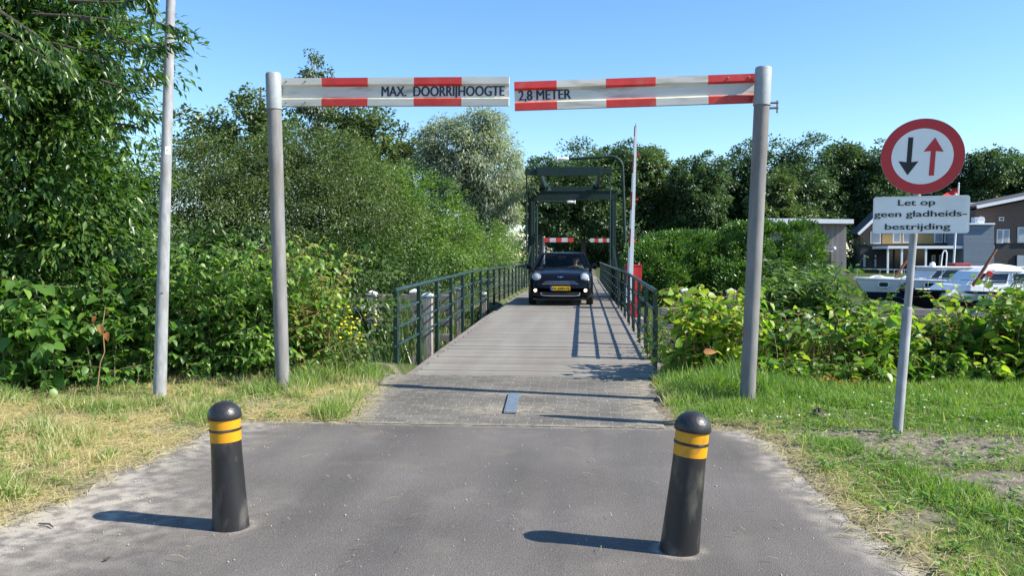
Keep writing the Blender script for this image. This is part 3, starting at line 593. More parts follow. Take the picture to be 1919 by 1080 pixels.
# ================================================================== HEIGHT BARRIERS, POLES, BOLLARDS, SIGN
def height_barrier(label, base_px, top_px, d, bar_px, segs, words, wpx, lock):
    bs = G(*base_px); d = bs.dot(FWD); tp = at(*top_px, d); bs = bs + Vector((0, 0, -.02))
    t = thing('height_barrier', bs, label, 'height barrier', 'striped height barriers before the bridge')
    ax = (tp - bs).normalized(); (l0, l1, ld), (r0, r1, rd) = bar_px       # (px, (top, bottom), dist) at the two ends
    pb, pt = at(l0, l1[1], ld), at(l0, l1[0], ld); qb, qt = at(r0, r1[1], rd), at(r0, r1[0], rd)
    jz = .5 * (pb.z + qb.z); k = (jz - bs.z - .02) / (tp.z - bs.z); jt = bs.lerp(tp, k)
    mb = MB(); mb.tube([bs - ax * .3, bs, jt], .074, 28); mb.build('post', M['galv_dark'], t, smooth=True)
    mb = MB(); L = (tp - jt).length; mb.lathe([(.079, .004), (.079, L - .012), (.072, L)], 28, jt, ax); mb.lathe([(.083, .0), (.083, .012)], 28, jt, ax); mb.build('hinge_sleeve', M['galv_cap'], t, smooth=True)
    for dx in lock:
        mb = MB(); mb.tube([jt + Vector((.06, -.02, .02)), jt + Vector((dx, -.03, .02))], .012, 8); mb.tube([jt + Vector((.06, -.02, -.03)), jt + Vector((dx, -.03, -.03))], .012, 8); mb.tube([jt + Vector((dx - .01, -.03, .04)), jt + Vector((dx - .01, -.03, -.08))], .009, 8); mb.build('padlock_hasp', M['galv_dark'], t, smooth=True)
    u = (qb - pb); ln = u.length; u.normalize(); v = ((pt - pb) + (qt - qb)); v = (v - u * v.dot(u)).normalized(); H = .5 * ((pt - pb).length + (qt - qb).length); nn = u.cross(v).normalized()
    if nn.dot(FWD) > 0: nn = -nn
    prof = [(1., .045), (.765, .045), (.70, .012), (.30, .012), (.245, .05), (0., .045), (0., -.005), (1., -.005)]
    tot = r0 - l0; cuts = [0] + [(s - l0) / tot for s, c in segs]; mb = MB()
    for i in range(len(segs)):
        a, b_ = cuts[i] * ln, cuts[i + 1] * ln; c = 1 if segs[i][1] == 'r' else 0
        P0 = [pb + u * a + v * h * H + nn * o_ for h, o_ in prof]; P1 = [pb + u * b_ + v * h * H + nn * o_ for h, o_ in prof]; kk = len(mb.v); mb.v += [tuple(x) for x in P0 + P1]; m = len(prof)
        mi = [c, c, 0, 2 + c, c, c, 0, c]
        for j in range(m): mb.f.append([kk + j, kk + (j + 1) % m, kk + m + (j + 1) % m, kk + m + j]); mb.m.append(mi[j])
        if i == 0: mb.f.append([kk + j for j in range(m)]); mb.m.append(c)
        if i == len(segs) - 1: mb.f.append([kk + m + j for j in range(m)]); mb.m.append(c)
    bar = mb.build('striped_bar', [M['white_bar'], M['red_bar'], M['ledge'], M['red_ledge']], t)
    a, b_ = (wpx[0] - l0) / tot * ln, (wpx[1] - l0) / tot * ln
    uu = u
    text('lettering', words, pb + uu * (a if True else 0) + v * (.355 * H) + nn * .0125, uu, v, .37 * H, M['letter'], bar, bold=.034, width=b_ - a, th=.003 if u.cross(v).dot(nn) > 0 else -.003, align='LEFT')
    for f in ((.035, .12) if l0 < 800 else (.88, .965)):
        for h in (.88, .13): mb = MB(); mb.lathe([(.010, .0), (.010, .005), (.006, .009)], 10, pb + u * ln * f + v * h * H + nn * .045, nn); mb.build('bolt', M['galv_dark'], t, smooth=True)
    return t
M['red_ledge'] = pm('chipped_red_ledge', (.58, .09, .05), .5, 0, .2, 12, dirt=(.6, .45, .3), dscale=9, damt=.7)
height_barrier('grey post with striped bar reading MAX. DOORRIJHOOGTE', (530, 735), (512, 137), 8.6, ((525, (147, 200), 8.55), (954, (146, 199), 8.3)),
               [(607, 'w'), (694, 'r'), (780, 'w'), (868, 'r'), (954, 'w')], 'MAX.  DOORRIJHOOGTE', (719, 945), [])
height_barrier('grey post with striped bar reading 2,8 METER', (1400, 757), (1431, 126), 7.9, ((965, (155, 208), 8.05), (1418, (139, 193), 7.95)),
               [(1045, 'r'), (1137, 'w'), (1230, 'r'), (1327, 'w'), (1418, 'r')], '2,8 METER', (973, 1071), [.15])

def lamp_pole():
    bs = G(299, 750); d = bs.dot(FWD); tp = at(320, 0, d); ax = (tp - bs).normalized()
    t = thing('lamp_post', bs, 'tall slim galvanised lamp post leaning slightly in the straw verge', 'lamp post')
    L = (tp - bs).length; e = bs + ax * (L + 2.2)
    mb = MB(); n_ = 12; mb.tube([bs - ax * .3] + [bs + ax * (L + 2.2) * i / n_ for i in range(n_ + 1)], [.066] + [.064 - .032 * i / n_ for i in range(n_ + 1)], 28); mb.build('pole', M['galv'], t, smooth=True)
    f = (752 - 280) / 752; c = bs + ax * L * f; r_ = .064 - .032 * (L * f) / (L + 2.2)
    mb = MB(); k = 7; ring = []
    toc = (CO - c); toc.z = 0; toc.normalize(); sd_ = Vector((toc.y, -toc.x, 0)) * -1
    for i in range(k):
        a = R(-35 + 55 * i / (k - 1)) + R(20); ring.append(toc * math.cos(a) * (r_ + .0015) + sd_ * math.sin(a) * (r_ + .0015))
    for h in (-.038, .038):
        for q in ring: mb.v.append(tuple(c + q + ax * h))
    for i in range(k - 1): mb.f.append([i, i + 1, k + i + 1, k + i]); mb.m.append(0)
    st = mb.build('number_sticker', M['white_paint'], t)
    qx = -sd_; 
    mb = MB(); c2 = c + toc * (r_ + .003) 
    for i, (x0, x1) in enumerate(((-.016, -.004), (.002, .016))): mb.box(c2.x + x0, c2.x + x1, c2.y - .0015, c2.y, c2.z - .004, c2.z + .004)
    mb.build('number', M['black_letter'], st)
    mb = MB()
    for px, py in ((300, 545),): 
        f = (750 - py) / 750; c = bs + ax * L * f; mb.lathe([(.011, 0), (.011, .004), (.004, .006)], 10, c + toc * .060, toc)
    mb.build('bolt', M['galv_dark'], t, smooth=True)
    mb = MB(); mb.tube([e, e + Vector((.25, 0, .12)), e + Vector((.6, 0, .16))], .025, 10); mb.lathe([(.03, -.35), (.11, -.25), (.12, .2), (.05, .35)], 16, e + Vector((.85, 0, .16)), (1, 0, 0)); mb.build('lantern', M['galv'], t, smooth=True)
lamp_pole()

def bollard(label, base_px, top_px):
    bs = G(*base_px); d = bs.dot(FWD); tp = at(*top_px, d); ax = (tp - bs).normalized()
    t = thing('bollard', bs - ax * .01, label, 'bollard', 'black plastic bollards on the asphalt')
    t.rotation_euler = ax.to_track_quat('Z', 'Y').to_euler(); s = (tp - bs).length / .70
    def P(pr): return [(r_ * s, h * s) for r_, h in pr]
    mb = MB(); mb.lathe(P([(.098, -.06), (.0965, .0), (.094, .05), (.0895, .15), (.0845, .28), (.0805, .40), (.079, .487)]), 40); mb.build('body', M['rubber'], t, smooth=True, local=True)
    for a, b_ in ((.4855, .540), (.553, .603)):
        mb = MB(); mb.lathe(P([(.074, a - .001), (.0805, a), (.0805, b_), (.074, b_ + .001)]), 40); mb.build('reflective_band', M['yellow_band'], t, smooth=True, local=True)
    mb = MB(); mb.lathe(P([(.076, .536), (.0835, .541), (.0835, .552), (.076, .557)]), 40); mb.build('groove_ring', M['rubber'], t, smooth=True, local=True)
    mb = MB(); mb.lathe(P([(.07, .602), (.086, .604), (.0885, .612), (.0885, .622), (.085, .640), (.075, .660), (.060, .677), (.040, .690), (.018, .697), (.0, .698)]), 40); mb.build('cap', M['rubber_cap'], t, smooth=True, local=True, angle=50)
bollard('black bollard with two amber bands nearer the straw verge', (433, 989), (419, 748))
bollard('black bollard with two amber bands leaning beside the soil edge, nearer the sign post', (1273, 1033), (1302, 767))

def sign_post():
    bs = G(1681, 818); d = bs.dot(FWD); p1 = at(1712, 440, d); ax = (p1 - bs).normalized(); L = (p1 - bs).length
    t = thing('traffic_sign', bs, 'round priority sign with black and red arrows above a white text plate reading Let op', 'traffic sign')
    js = L * (818 - 578) / (818 - 440); top = L * (818 - 232) / (818 - 440)
    mb = MB(); mb.lathe([(.038, -.25), (.038, js - .006), (.0325, js + .008), (.030, js + .012)], 24, bs, ax); mb.build('base_sleeve', M['galv'], t, smooth=True)
    mb = MB(); mb.tube([bs + ax * js, bs + ax * top], .029, 20); mb.build('pole', M['galv'], t, smooth=True)
    nn = (CO - p1); nn.z = 0; nn.normalize(); pp = p1 + nn * .05
    Q = lambda x, y, o=0.: onplane(x, y, pp + nn * o, nn)
    ux = (Q(1814, 401.5) - Q(1634, 404)).normalized(); uy = nn.cross(ux).normalized()
    c = Q(1728, 293); rad = .5 * ((Q(1806, 293) - Q(1650, 293)).length + (Q(1728, 221) - Q(1728, 365)).length) / 2
    circ = lambda r_, n_=72: [(r_ * math.cos(6.28318 * i / n_), r_ * math.sin(6.28318 * i / n_)) for i in range(n_)]
    mb = MB(); mb.prism(circ(rad), c - nn * .022, ux, uy, .02); disc = mb.build('sign_disc', M['sign_back'], t)
    mb = MB(); r2 = rad * .735; k = 72; A = circ(rad * .995); B = circ(r2)
    for (x, y) in A + B: mb.v.append(tuple(c + ux * x + uy * y + nn * .001))
    for i in range(k): mb.f.append([i, (i + 1) % k, k + (i + 1) % k, k + i]); mb.m.append(0)
    mb.build('red_border', M['sign_red'], disc)
    mb = MB(); mb.add([c + ux * x + uy * y + nn * .001 for x, y in B], [list(range(k))]); mb.build('white_field', M['sign_white'], disc)
    for nm, m_, poly in (('black_arrow', M['black_letter'], [(342, 238), (381, 238), (365, 431), (421, 424), (335, 533), (264, 424), (327, 431)]),
                         ('red_arrow', M['sign_red'], [(550, 238), (617, 350), (556, 344), (540, 536), (500, 536), (517, 344), (460, 350)])):
        mb = MB(); mb.add([Q(1620 + x / 4.155, 200 + y / 4.155, .004) for x, y in poly], [list(range(len(poly)))]); mb.build(nm, m_, disc)
    pc = Q(1724.5, 402.5); hw = (Q(1815, 402) - Q(1634, 404)).length / 2; hh = (Q(1724, 367.5) - Q(1724, 437.5)).length / 2
    def rr(hw, hh, r_): return [(sx * (hw - r_) + r_ * math.cos(a), sy * (hh - r_) + r_ * math.sin(a)) for sx, sy, a0 in ((1, 1, 0), (-1, 1, 90), (-1, -1, 180), (1, -1, 270)) for a in [R(a0 + 15 * i) for i in range(7)]]
    mb = MB(); mb.prism(rr(hw, hh, .022), pc - nn * .018, ux, uy, .016); plate = mb.build('text_plate', M['sign_white'], t)
    mb = MB(); A = rr(hw, hh, .022); B = rr(hw - .008, hh - .008, .017); k = len(A)
    for x, y in A + B: mb.v.append(tuple(pc + ux * x + uy * y + nn * .003))
    for i in range(k): mb.f.append([i, (i + 1) % k, k + (i + 1) % k, k + i]); mb.m.append(0)
    mb.build('plate_rim', M['white_paint'], plate)
    sc = (Q(1800, 402) - Q(1650, 402)).length / 150 / 4.155
    for body, x0, x1, yb in (('Let op', 262, 550, 771), ('geen gladheids-', 77, 795, 861), ('bestrijding', 160, 668, 958)):
        text('lettering', body, Q(1620 + x0 / 4.155, 200 + yb / 4.155, .0), ux, uy, 55 * sc, M['black_letter'], plate, bold=.016, width=(x1 - x0) * sc, th=.004, align='LEFT')
    for dz in (-.07, .07):
        mb = MB(); q = bs + ax * (L + .15 + dz); mb.lathe([(.034, -.012), (.034, .012)], 18, q, ax); mb.build('clamp', M['galv'], t, smooth=True)
sign_post()

def barrier():
    d = 20.0; c = at(1186, 575, d); z0 = c.z
    t = thing('boom_barrier', (c.x, c.y, z0), 'raised white and red boom barrier on a red cabinet behind the railing', 'barrier')
    a, b_ = at(1171, 497, d), at(1201, 546, d); y = c.y
    mb = MB(); mb.box(a.x, b_.x, y - .18, y + .22, b_.z, a.z - .02); mb.box(a.x - .012, b_.x + .012, y - .195, y + .235, a.z - .02, a.z + .008); cab = mb.build('cabinet', M['cab_red'], t, bevel=.008)
    mb = MB(); mb.box(a.x + .04, b_.x - .04, y - .187, y - .18, b_.z + .05, a.z - .06); mb.build('door', M['cab_red'], cab)
    mb = MB(); mb.lathe([(.02, 0), (.02, .05)], 12, (b_.x - .06, y, a.z + .008)); mb.build('rotary_knob', M['galv'], cab, smooth=True)
    for px in (1181, 1191):
        q = at(px, 560, d); mb = MB(); mb.box(q.x - .05, q.x + .05, y - .1, y + .1, z0 - .3, b_.z); mb.build('leg', M['cab_red'], t)
    mb = MB(); mb.box(a.x - .15, b_.x + .15, y - .4, y + .4, z0 - 3.0, z0 - .28); mb.build('concrete_pier', pm('pier_concrete', (.25, .24, .22), .9, bump=.3), t)
    p, q = at(1178.5, 548, d), at(1190, 241, d); p.y = q.y = y - .26; n_ = 18; mb = MB()
    for i in range(n_):
        f0, f1 = i / n_, (i + 1) / n_; v = []
        for f in (f0, f1):
            o = p.lerp(q, f); w_ = .075 - .04 * f; e = .05 - .02 * f
            v += [(o.x - w_, o.y - e * .5, o.z), (o.x + w_, o.y - e, o.z), (o.x + w_, o.y + e, o.z), (o.x - w_, o.y + e, o.z), (o.x - w_ * .35, o.y - e, o.z)]
        red = (i % 4) in (1, 2) and i > 2
        mb.add(v, [(0, 4, 9, 5)], 1 if red else 0); mb.add(v, [(4, 1, 6, 9), (1, 2, 7, 6), (2, 3, 8, 7)], 0); mb.add(v, [(3, 0, 5, 8)], 1 if red else 0)
    boom = mb.build('boom', [M['boom_white'], pm('boom_red', (.32, .015, .03), .4)], t)
    mb = MB(); mb.lathe([(.03, 0), (.03, .03), (.008, .04), (.006, .1)], 10, (q.x, q.y, q.z - .005)); mb.build('tip', M['galv_dark'], boom, smooth=True)
    mb = MB(); mb.box(p.x - .1, p.x + .1, y - .30, y - .2, p.z - .25, p.z + .12); mb.build('counterweight_arm', M['boom_white'], boom)
    for py, px in ((293, 1196), (375, 1192.5), (452, 1188.5)):
        o = at(px, py, d); mb = MB(); mb.lathe([(.028, 0), (.034, .01), (.03, .05), (.01, .06)], 14, (o.x + .0, y - .2, o.z), (0, -1, 0)); mb.box(o.x - .08, o.x, y - .24, y - .225, o.z - .012, o.z + .012); mb.build('red_lamp', pm('lamp_red', (.4, .01, .01), .3), boom, smooth=True)
barrier()

def bent_pole(label, d, base, corner, end, r_, zb):
    b0 = at(*base, d); k = at(*corner, d); e = at(*end, d); y = b0.y
    t = thing('arched_lamp_pole', (b0.x, y, zb), label, 'lamp pole', 'arched lamp poles over the bridge')
    sx = 1 if e.x > k.x else -1; rr = .45; pts = [Vector((b0.x, y, zb - .6)), Vector((b0.x, y, zb + .3)), Vector((k.x, y, k.z - rr))]
    for i in range(1, 8):
        a = R(90 * i / 8); pts.append(Vector((k.x + sx * rr * (1 - math.cos(a)), y, k.z - rr + rr * math.sin(a))))
    pts += [Vector((k.x + sx * rr, y, k.z)), Vector((e.x - sx * .1, y, e.z))]
    mb = MB(); mb.tube(pts, [r_ * 1.15, r_ * 1.15] + [r_] * (len(pts) - 2), 12); mb.build('arm', M['bridge_green'], t, smooth=True)
    mb = MB(); mb.lathe([(.04, -.3), (.075, -.22), (.08, .05), (.05, .12)], 14, (e.x - sx * .05, y, e.z), (-sx, 0, 0)); mb.build('lamp_head', M['boom_white'], t, smooth=True)
    mb = MB(); mb.lathe([(.03, -.08), (.05, 0), (.05, .12)], 12, (e.x + sx * .28, y, e.z - .03)); mb.build('beacon', M['boom_white'], t, smooth=True)
bent_pole('dark green arched lamp pole standing by the boom barrier', 30, (1174, 505), (1167, 293), (1058, 297), .055, .1)
bent_pole('far arched lamp pole seen through the portal frame', 47, (1006, 500), (1006, 378), (1068, 379), .06, .1)

def far_barrier(label, d, px, bar, cols):
    o = at(px, 500, d); t = thing('height_barrier', (o.x, o.y, .02), label, 'height barrier', 'far striped height barriers')
    tp = at(px, 443, d); mb = MB(); mb.tube([(o.x, o.y, -.2), (o.x, o.y, tp.z)], .085, 14); mb.build('post', M['galv'], t, smooth=True)
    a, b_ = at(bar[0], bar[2], d), at(bar[1], bar[3], d); n_ = len(cols); mb = MB()
    for i, c in enumerate(cols): mb.box(a.x + (b_.x - a.x) * i / n_, a.x + (b_.x - a.x) * (i + 1) / n_, o.y - .13, o.y - .09, b_.z, a.z, 1 if c == 'r' else 0)
    mb.build('striped_bar', [M['white_bar'], M['red_bar']], t)
far_barrier('far striped height barrier on the side nearer the silver willow', 58, 1019, (1019.5, 1075, 446, 454), 'rwrwr')
far_barrier('far striped height barrier beside the portal post, in shade', 60, 1146, (1106, 1145, 447, 454), 'wrwrw')

# ================================================================== CAR AND DRIVER
def clearglass(name, tint, refl=.08):
    m = bpy.data.materials.new(name); m.use_nodes = True; n, l = nodes(m); n.remove(n['Principled BSDF'])
    t = n.new('ShaderNodeBsdfTransparent'); t.inputs[0].default_value = (*tint, 1); g_ = n.new('ShaderNodeBsdfGlossy'); g_.inputs['Roughness'].default_value = .02
    lw = n.new('ShaderNodeFresnel'); lw.inputs[0].default_value = 1.28; s = n.new('ShaderNodeMixShader'); l.new(lw.outputs[0], s.inputs[0]); l.new(t.outputs[0], s.inputs[1]); l.new(g_.outputs[0], s.inputs[2]); l.new(s.outputs[0], n['Material Output'].inputs[0]); return m
M['wind'] = clearglass('tinted_windscreen', (.5, .55, .54))
def emat(name, col, st):
    m = bpy.data.materials.new(name); m.use_nodes = True; b = m.node_tree.nodes['Principled BSDF']; b.inputs['Base Color'].default_value = (*col, 1); b.inputs['Emission Color'].default_value = (*col, 1); b.inputs['Emission Strength'].default_value = st; return m
def car():
    o = at(1050, 573, 20.95); cz = deck_z(o.y)
    t = thing('hatchback_car', (o.x, o.y, cz), 'black hatchback with round headlamps and lit fog lamps driving over the bridge', 'car')
    ys = np.array([0, .03, .08, .16, .30, .42, .5, .6, .7, .8, .9, 1.0, 1.1, 1.18, 1.3, 1.5, 1.8, 2.1, 2.4, 2.6, 2.75, 2.88, 2.98, 3.1, 3.22, 3.34, 3.46, 3.56, 3.66, 3.74, 3.80, 3.82])
    ip = lambda k, v: np.interp(ys, k, v)
    W = ip([0, .03, .08, .16, .3, .6, 1.2, 2, 3, 3.5, 3.74, 3.82], [.66, .74, .79, .825, .85, .863, .863, .863, .855, .82, .74, .6])
    ZB = ip([0, .08, .3, 3.5, 3.82], [.24, .19, .17, .2, .34]); ZS = ip([0, .03, .08, .16, .3, .6, 1.2, 2.2, 3.2, 3.82], [.56, .64, .71, .77, .81, .85, .90, .93, .96, .80])
    ZT = ip([0, .03, .08, .16, .3, .6, .9, 1.2, 2, 3.5, 3.82], [.62, .70, .775, .835, .875, .93, .97, 1.0, .96, .97, .84])
    mb = MB(); rings = []
    for y, w_, zb, zs, zt in zip(ys, W, ZB, ZS, ZT):
        arch = 0
        for yc in (.72, 3.20):
            if abs(y - yc) < .345: arch = max(arch, .30 + math.sqrt(.345 ** 2 - (y - yc) ** 2))
        m = max(zb, arch); low = lambda z: max(z, min(m + .01, zs - .12))
        half = [(0, zb if not arch else .42), (.55, zb if not arch else .42), (w_ * .86, zb if not arch else m), (w_ * .965, low(zb + .06)), (w_, low(.46)), (w_ * 1.0, low(zs - .20)), (w_ * .975, zs - .06), (w_ * .93, zs), (w_ * .80, zs + (zt - zs) * .62), (w_ * .5, zt - .012), (0, zt)]
        ring = [(x, y, z) for x, z in half] + [(-x, y, z) for x, z in half[::-1][1:-1]]; rings.append(ring)
    n_ = len(rings[0]); mb.v = [p for r_ in rings for p in r_]
    for i in range(len(rings) - 1):
        cabin = 1.15 < .5 * (ys[i] + ys[i + 1]) < 3.45
        for j in range(n_):
            if cabin and j in (7, 8, 9, 10, 11, 12): continue
            mb.f.append([i * n_ + j, i * n_ + (j + 1) % n_, (i + 1) * n_ + (j + 1) % n_, (i + 1) * n_ + j]); mb.m.append(0)
    mb.f.append(list(range(n_))); mb.m.append(0); mb.f.append([(len(rings) - 1) * n_ + j for j in range(n_)]); mb.m.append(0)
    body = mb.build('body', M['car_paint'], t, smooth=True, local=True, angle=50)
    # cabin: roof skin, pillars, panes
    def sect(z):                     # half width, front y, rear y of the glasshouse at height z
        f = (z - .93) / (1.375 - .93); return .80 - .205 * (max(f, 0) ** 1.15 if f > 0 else f), 1.13 + .60 * f + .06 * f * f, 3.56 - .30 * f
    def gp(s, z, fy): w_, y0, y1 = sect(z); return Vector((s * w_, y0 + (y1 - y0) * fy, z))
    mb = MB(); rr = []
    wz, y0, y1 = sect(1.375)
    for k, y in enumerate(np.linspace(y0 - .02, y1 + .05, 12)):
        f = k / 11; dz = .05 * math.sin(math.pi * min(f * 1.1 + .05, 1)) - .005; ww = wz + .005 - .03 * (2 * f - 1) ** 4
        up = [(-ww - .012, y, 1.352), (-ww, y, 1.382 + dz * .25), (-ww * .8, y, 1.378 + dz * .8), (-ww * .4, y, 1.382 + dz), (0, y, 1.384 + dz), (ww * .4, y, 1.382 + dz), (ww * .8, y, 1.378 + dz * .8), (ww, y, 1.382 + dz * .25), (ww + .012, y, 1.352)]
        rr.append(up + [(ww * .9, y, 1.345), (-ww * .9, y, 1.345)])
    mb.loft(rr); mb.build('roof', M['car_paint'], t, smooth=True, local=True, angle=60)
    for s in (-1, 1):
        mb = MB(); mb.bar(gp(s, .90, .0), gp(s, 1.37, .0), .07, .05, (0, -1, 0)); mb.build('front_pillar', M['car_paint'], t, local=True, bevel=.01)
        mb = MB(); mb.bar(gp(s, .93, .48), gp(s, 1.37, .48), .09, .03, (1, 0, 0)); mb.bar(gp(s, .93, .98), gp(s, 1.37, .97), .16, .05, (1, 0, 0)); mb.build('rear_pillar', M['car_trim'], t, local=True)
        mb = MB(); a = [gp(s, .93, .02), gp(s, .93, .97), gp(s, 1.36, .96), gp(s, 1.36, .03)]; mb.add(a, [(0, 1, 2, 3)]); mb.build('side_window', M['wind'], t, local=True)
        mb = MB(); a = [Vector((s * .875, y, z)) for y, z in ((1.25, .28), (2.5, .28), (2.5, .84), (1.25, .82))]; mb.add(a, [(0, 1, 2, 3)])
        mb = MB(); mb.lathe([(.0, -.075), (.06, -.06), (.085, .0), (.08, .05), (.0, .075)], 16, (s * .915, 1.30, 1.02), (1, 0, 0)); mi_ = mb.build('door_mirror', M['car_paint'], t, smooth=True, local=True)
        mb = MB(); mb.bar((s * .78, 1.36, .95), (s * .88, 1.32, .98), .05, .03); mb.build('mirror_stalk', M['car_trim'], mi_, local=True)
        mb = MB(); ax = Vector((s * .28, -1, .22)).normalized(); c = Vector((s * .638, .085, .745)); mb.lathe([(.125, -.06), (.125, .0), (.116, .018), (.108, .012)], 28, c, ax); h = mb.build('headlight', M['rim'], t, smooth=True, local=True)
        mb = MB(); mb.lathe([(.108, .006), (.098, .026), (.07, .042), (.03, .05), (0, .052)], 28, c, ax); mb.build('lens', M['lens'], h, smooth=True, local=True)
        mb = MB(); mb.lathe([(.106, -.03), (.05, -.01), (.045, .012), (.0, .018)], 20, c, ax); mb.build('reflector', pm('lamp_reflector', (.55, .58, .6), .15, .8, .3, 30), h, smooth=True, local=True)
        mb = MB(); mb.lathe([(.062, -.03), (.062, .012), (.05, .018)], 20, (s * .655, -.004, .405), (0, -1, 0)); fg = mb.build('fog_light', M['car_trim'], t, smooth=True, local=True)
        mb = MB(); mb.lathe([(.048, .010), (.04, .02), (.0, .026)], 20, (s * .655, -.004, .405), (0, -1, 0)); mb.build('bulb', emat('fog_lamp_glow', (1, .78, .5), 1.8), fg, smooth=True, local=True)
        for yc in (.72, 3.20):
            mb = MB(); c = (s * .68, yc, .30); mb.lathe([(.2, 0), (.285, .0), (.305, .025), (.308, .09), (.305, .165), (.285, .185), (.2, .185)], 32, c, (s, 0, 0))
            wh = mb.build('wheel', M['tyre'], t, smooth=True, local=True); mb = MB(); mb.lathe([(.2, .10), (.2, .17), (.185, .18)], 28, c, (s, 0, 0))
            for k in range(5):
                a = 2 * math.pi * k / 5; mb.bar((c[0] + s * .17, yc + .03 * math.cos(a), .30 + .03 * math.sin(a)), (c[0] + s * .17, yc + .19 * math.cos(a), .30 + .19 * math.sin(a)), .05, .02, (s, 0, 0))
            mb.build('rim', M['rim'], wh, smooth=True, local=True)
    a = [gp(-1, .945, 0), gp(1, .945, 0), gp(1, 1.36, 0), gp(-1, 1.36, 0)]; N_ = 10; mb = MB(); rings = []
    for k in range(5):
        f = k / 4; z = .955 + (1.362 - .955) * f; w_, y0, _ = sect(z); rings.append([(-w_ + 2 * w_ * i / N_, y0 - .075 * (1 - (2 * i / N_ - 1) ** 2), z + .012 * (1 - (2 * i / N_ - 1) ** 2)) for i in range(N_ + 1)])
    mb.loft(rings, closed=False, caps=False); mb.build('windscreen', M['wind'], t, smooth=True, local=True)
    mb = MB(); w0, _, q0 = sect(.96); w1, _, q1 = sect(1.36); mb.add([(-w0 + .1, q0, .98), (w0 - .1, q0, .98), (w1 - .08, q1, 1.35), (-w1 + .08, q1, 1.35)], [(0, 1, 2, 3)]); mb.build('rear_window', M['wind'], t, local=True)
    # front: grille, lower intake, plate, emblem, wipers
    mb = MB(); pts = []
    mb.prism([(-.47, .53), (.47, .53), (.43, .645), (-.43, .645)], (0, .04, 0), (1, 0, 0), (0, 0, 1), .055); gr = mb.build('grille', M['car_trim'], t, local=True)
    mb = MB()
    for z, hw in ((.636, .40), (.582, .47)):
        mb.tube([(-hw, .0, z - .012), (-hw * .85, -.022, z), (hw * .85, -.022, z), (hw, .0, z - .012)], .010, 8)
    mb.build('chrome_bar', M['chrome'], gr, smooth=True, local=True)
    mb = MB(); mb.prism([(-.52, .25), (.52, .25), (.5, .36), (-.5, .36)], (0, .012, 0), (1, 0, 0), (0, 0, 1), .035); it = mb.build('lower_intake', M['car_trim'], t, local=True)
    mb = MB(); mb.tube([(-.51, -.018, .35), (-.5, -.024, .285), (-.42, -.03, .262), (.42, -.03, .262), (.5, -.024, .285), (.51, -.018, .35)], .011, 8); mb.build('chrome_trim', M['chrome'], it, smooth=True, local=True)
    mb = MB(); mb.prism([(-.70, .155), (.70, .155), (.72, .20), (-.72, .20)], (0, .06, 0), (1, 0, 0), (0, 0, 1), .07); mb.build('lower_lip', M['car_trim'], t, local=True)
    mb = MB(); mb.box(-.26, .26, -.045, -.03, .405, .515); pl = mb.build('number_plate', M['plate_yellow'], t, local=True)
    mb = MB(); mb.box(-.26, -.215, -.0475, -.0452, .405, .515); mb.build('blue_strip', M['plate_blue'], pl, local=True)
    text('characters', 'N-600-FJ', (-.195, -.046, .425), (1, 0, 0), (0, 0, 1), .072, M['black_letter'], pl, bold=.025, width=.43, th=.002, align='LEFT', local=True)
    mb = MB(); ec = Vector((0, .072, .745)); eu = Vector((1, 0, 0)); ev = Vector((0, .42, .9)).normalized()
    mb.lathe([(.026, .0), (.026, .008), (.02, .012)], 18, ec, eu.cross(ev))
    for s in (-1, 1):
        for k, (l_, h) in enumerate(((.085, .014), (.075, .002), (.06, -.010))): mb.bar(ec + eu * s * .024 + ev * h + eu.cross(ev) * .006, ec + eu * s * l_ + ev * (h + .006) + eu.cross(ev) * .006, .009, .006, eu.cross(ev))
    mb.build('winged_emblem', M['chrome'], t, smooth=True, local=True)
    for x0, x1 in ((-.12, -.56), (.5, .06)):
        mb = MB(); mb.bar((x0, 1.10, .975), (x1, 1.12, 1.02), .015, .012); mb.build('wiper', M['car_trim'], t, local=True)
    # cabin fittings
    mb = MB(); mb.box(-.72, .72, 1.22, 1.55, .72, .93); mb.box(-.74, .74, 1.2, 3.3, .25, .32); mb.build('dashboard', M['dash'], t, local=True, bevel=.03)
    for x in (-.36, .36):
        mb = MB(); mb.box(x - .24, x + .24, 1.95, 2.45, .36, .52); mb.bar((x, 2.42, .5), (x, 2.62, 1.06), .46, .13, (0, 1, 0)); mb.bar((x, 2.63, 1.08), (x, 2.67, 1.24), .26, .09, (0, 1, 0)); mb.build('seat', M['dash'], t, local=True, bevel=.04)
    mb = MB(); c = Vector((.36, 1.68, .86)); ax = Vector((0, .85, .5)).normalized(); a1 = Vector((1, 0, 0)); a2 = ax.cross(a1)
    mb.tube([c + (a1 * math.cos(2 * math.pi * i / 24) + a2 * math.sin(2 * math.pi * i / 24)) * .18 for i in range(25)], .016, 8); mb.bar(c - a1 * .17, c + a1 * .17, .05, .02, ax); mb.build('steering_wheel', M['dash'], t, smooth=True, local=True)
    mb = MB(); mb.box(-.12, .12, 1.77, 1.80, 1.25, 1.31); mb.build('rear_view_mirror', M['dash'], t, local=True)
    mb = MB(); mb.tube([(.2, 2.9, 1.41), (.2, 3.1, 1.55)], .006, 6); mb.build('aerial', M['car_trim'], t, smooth=True, local=True)
    return o, cz
CARP, CARZ = car()

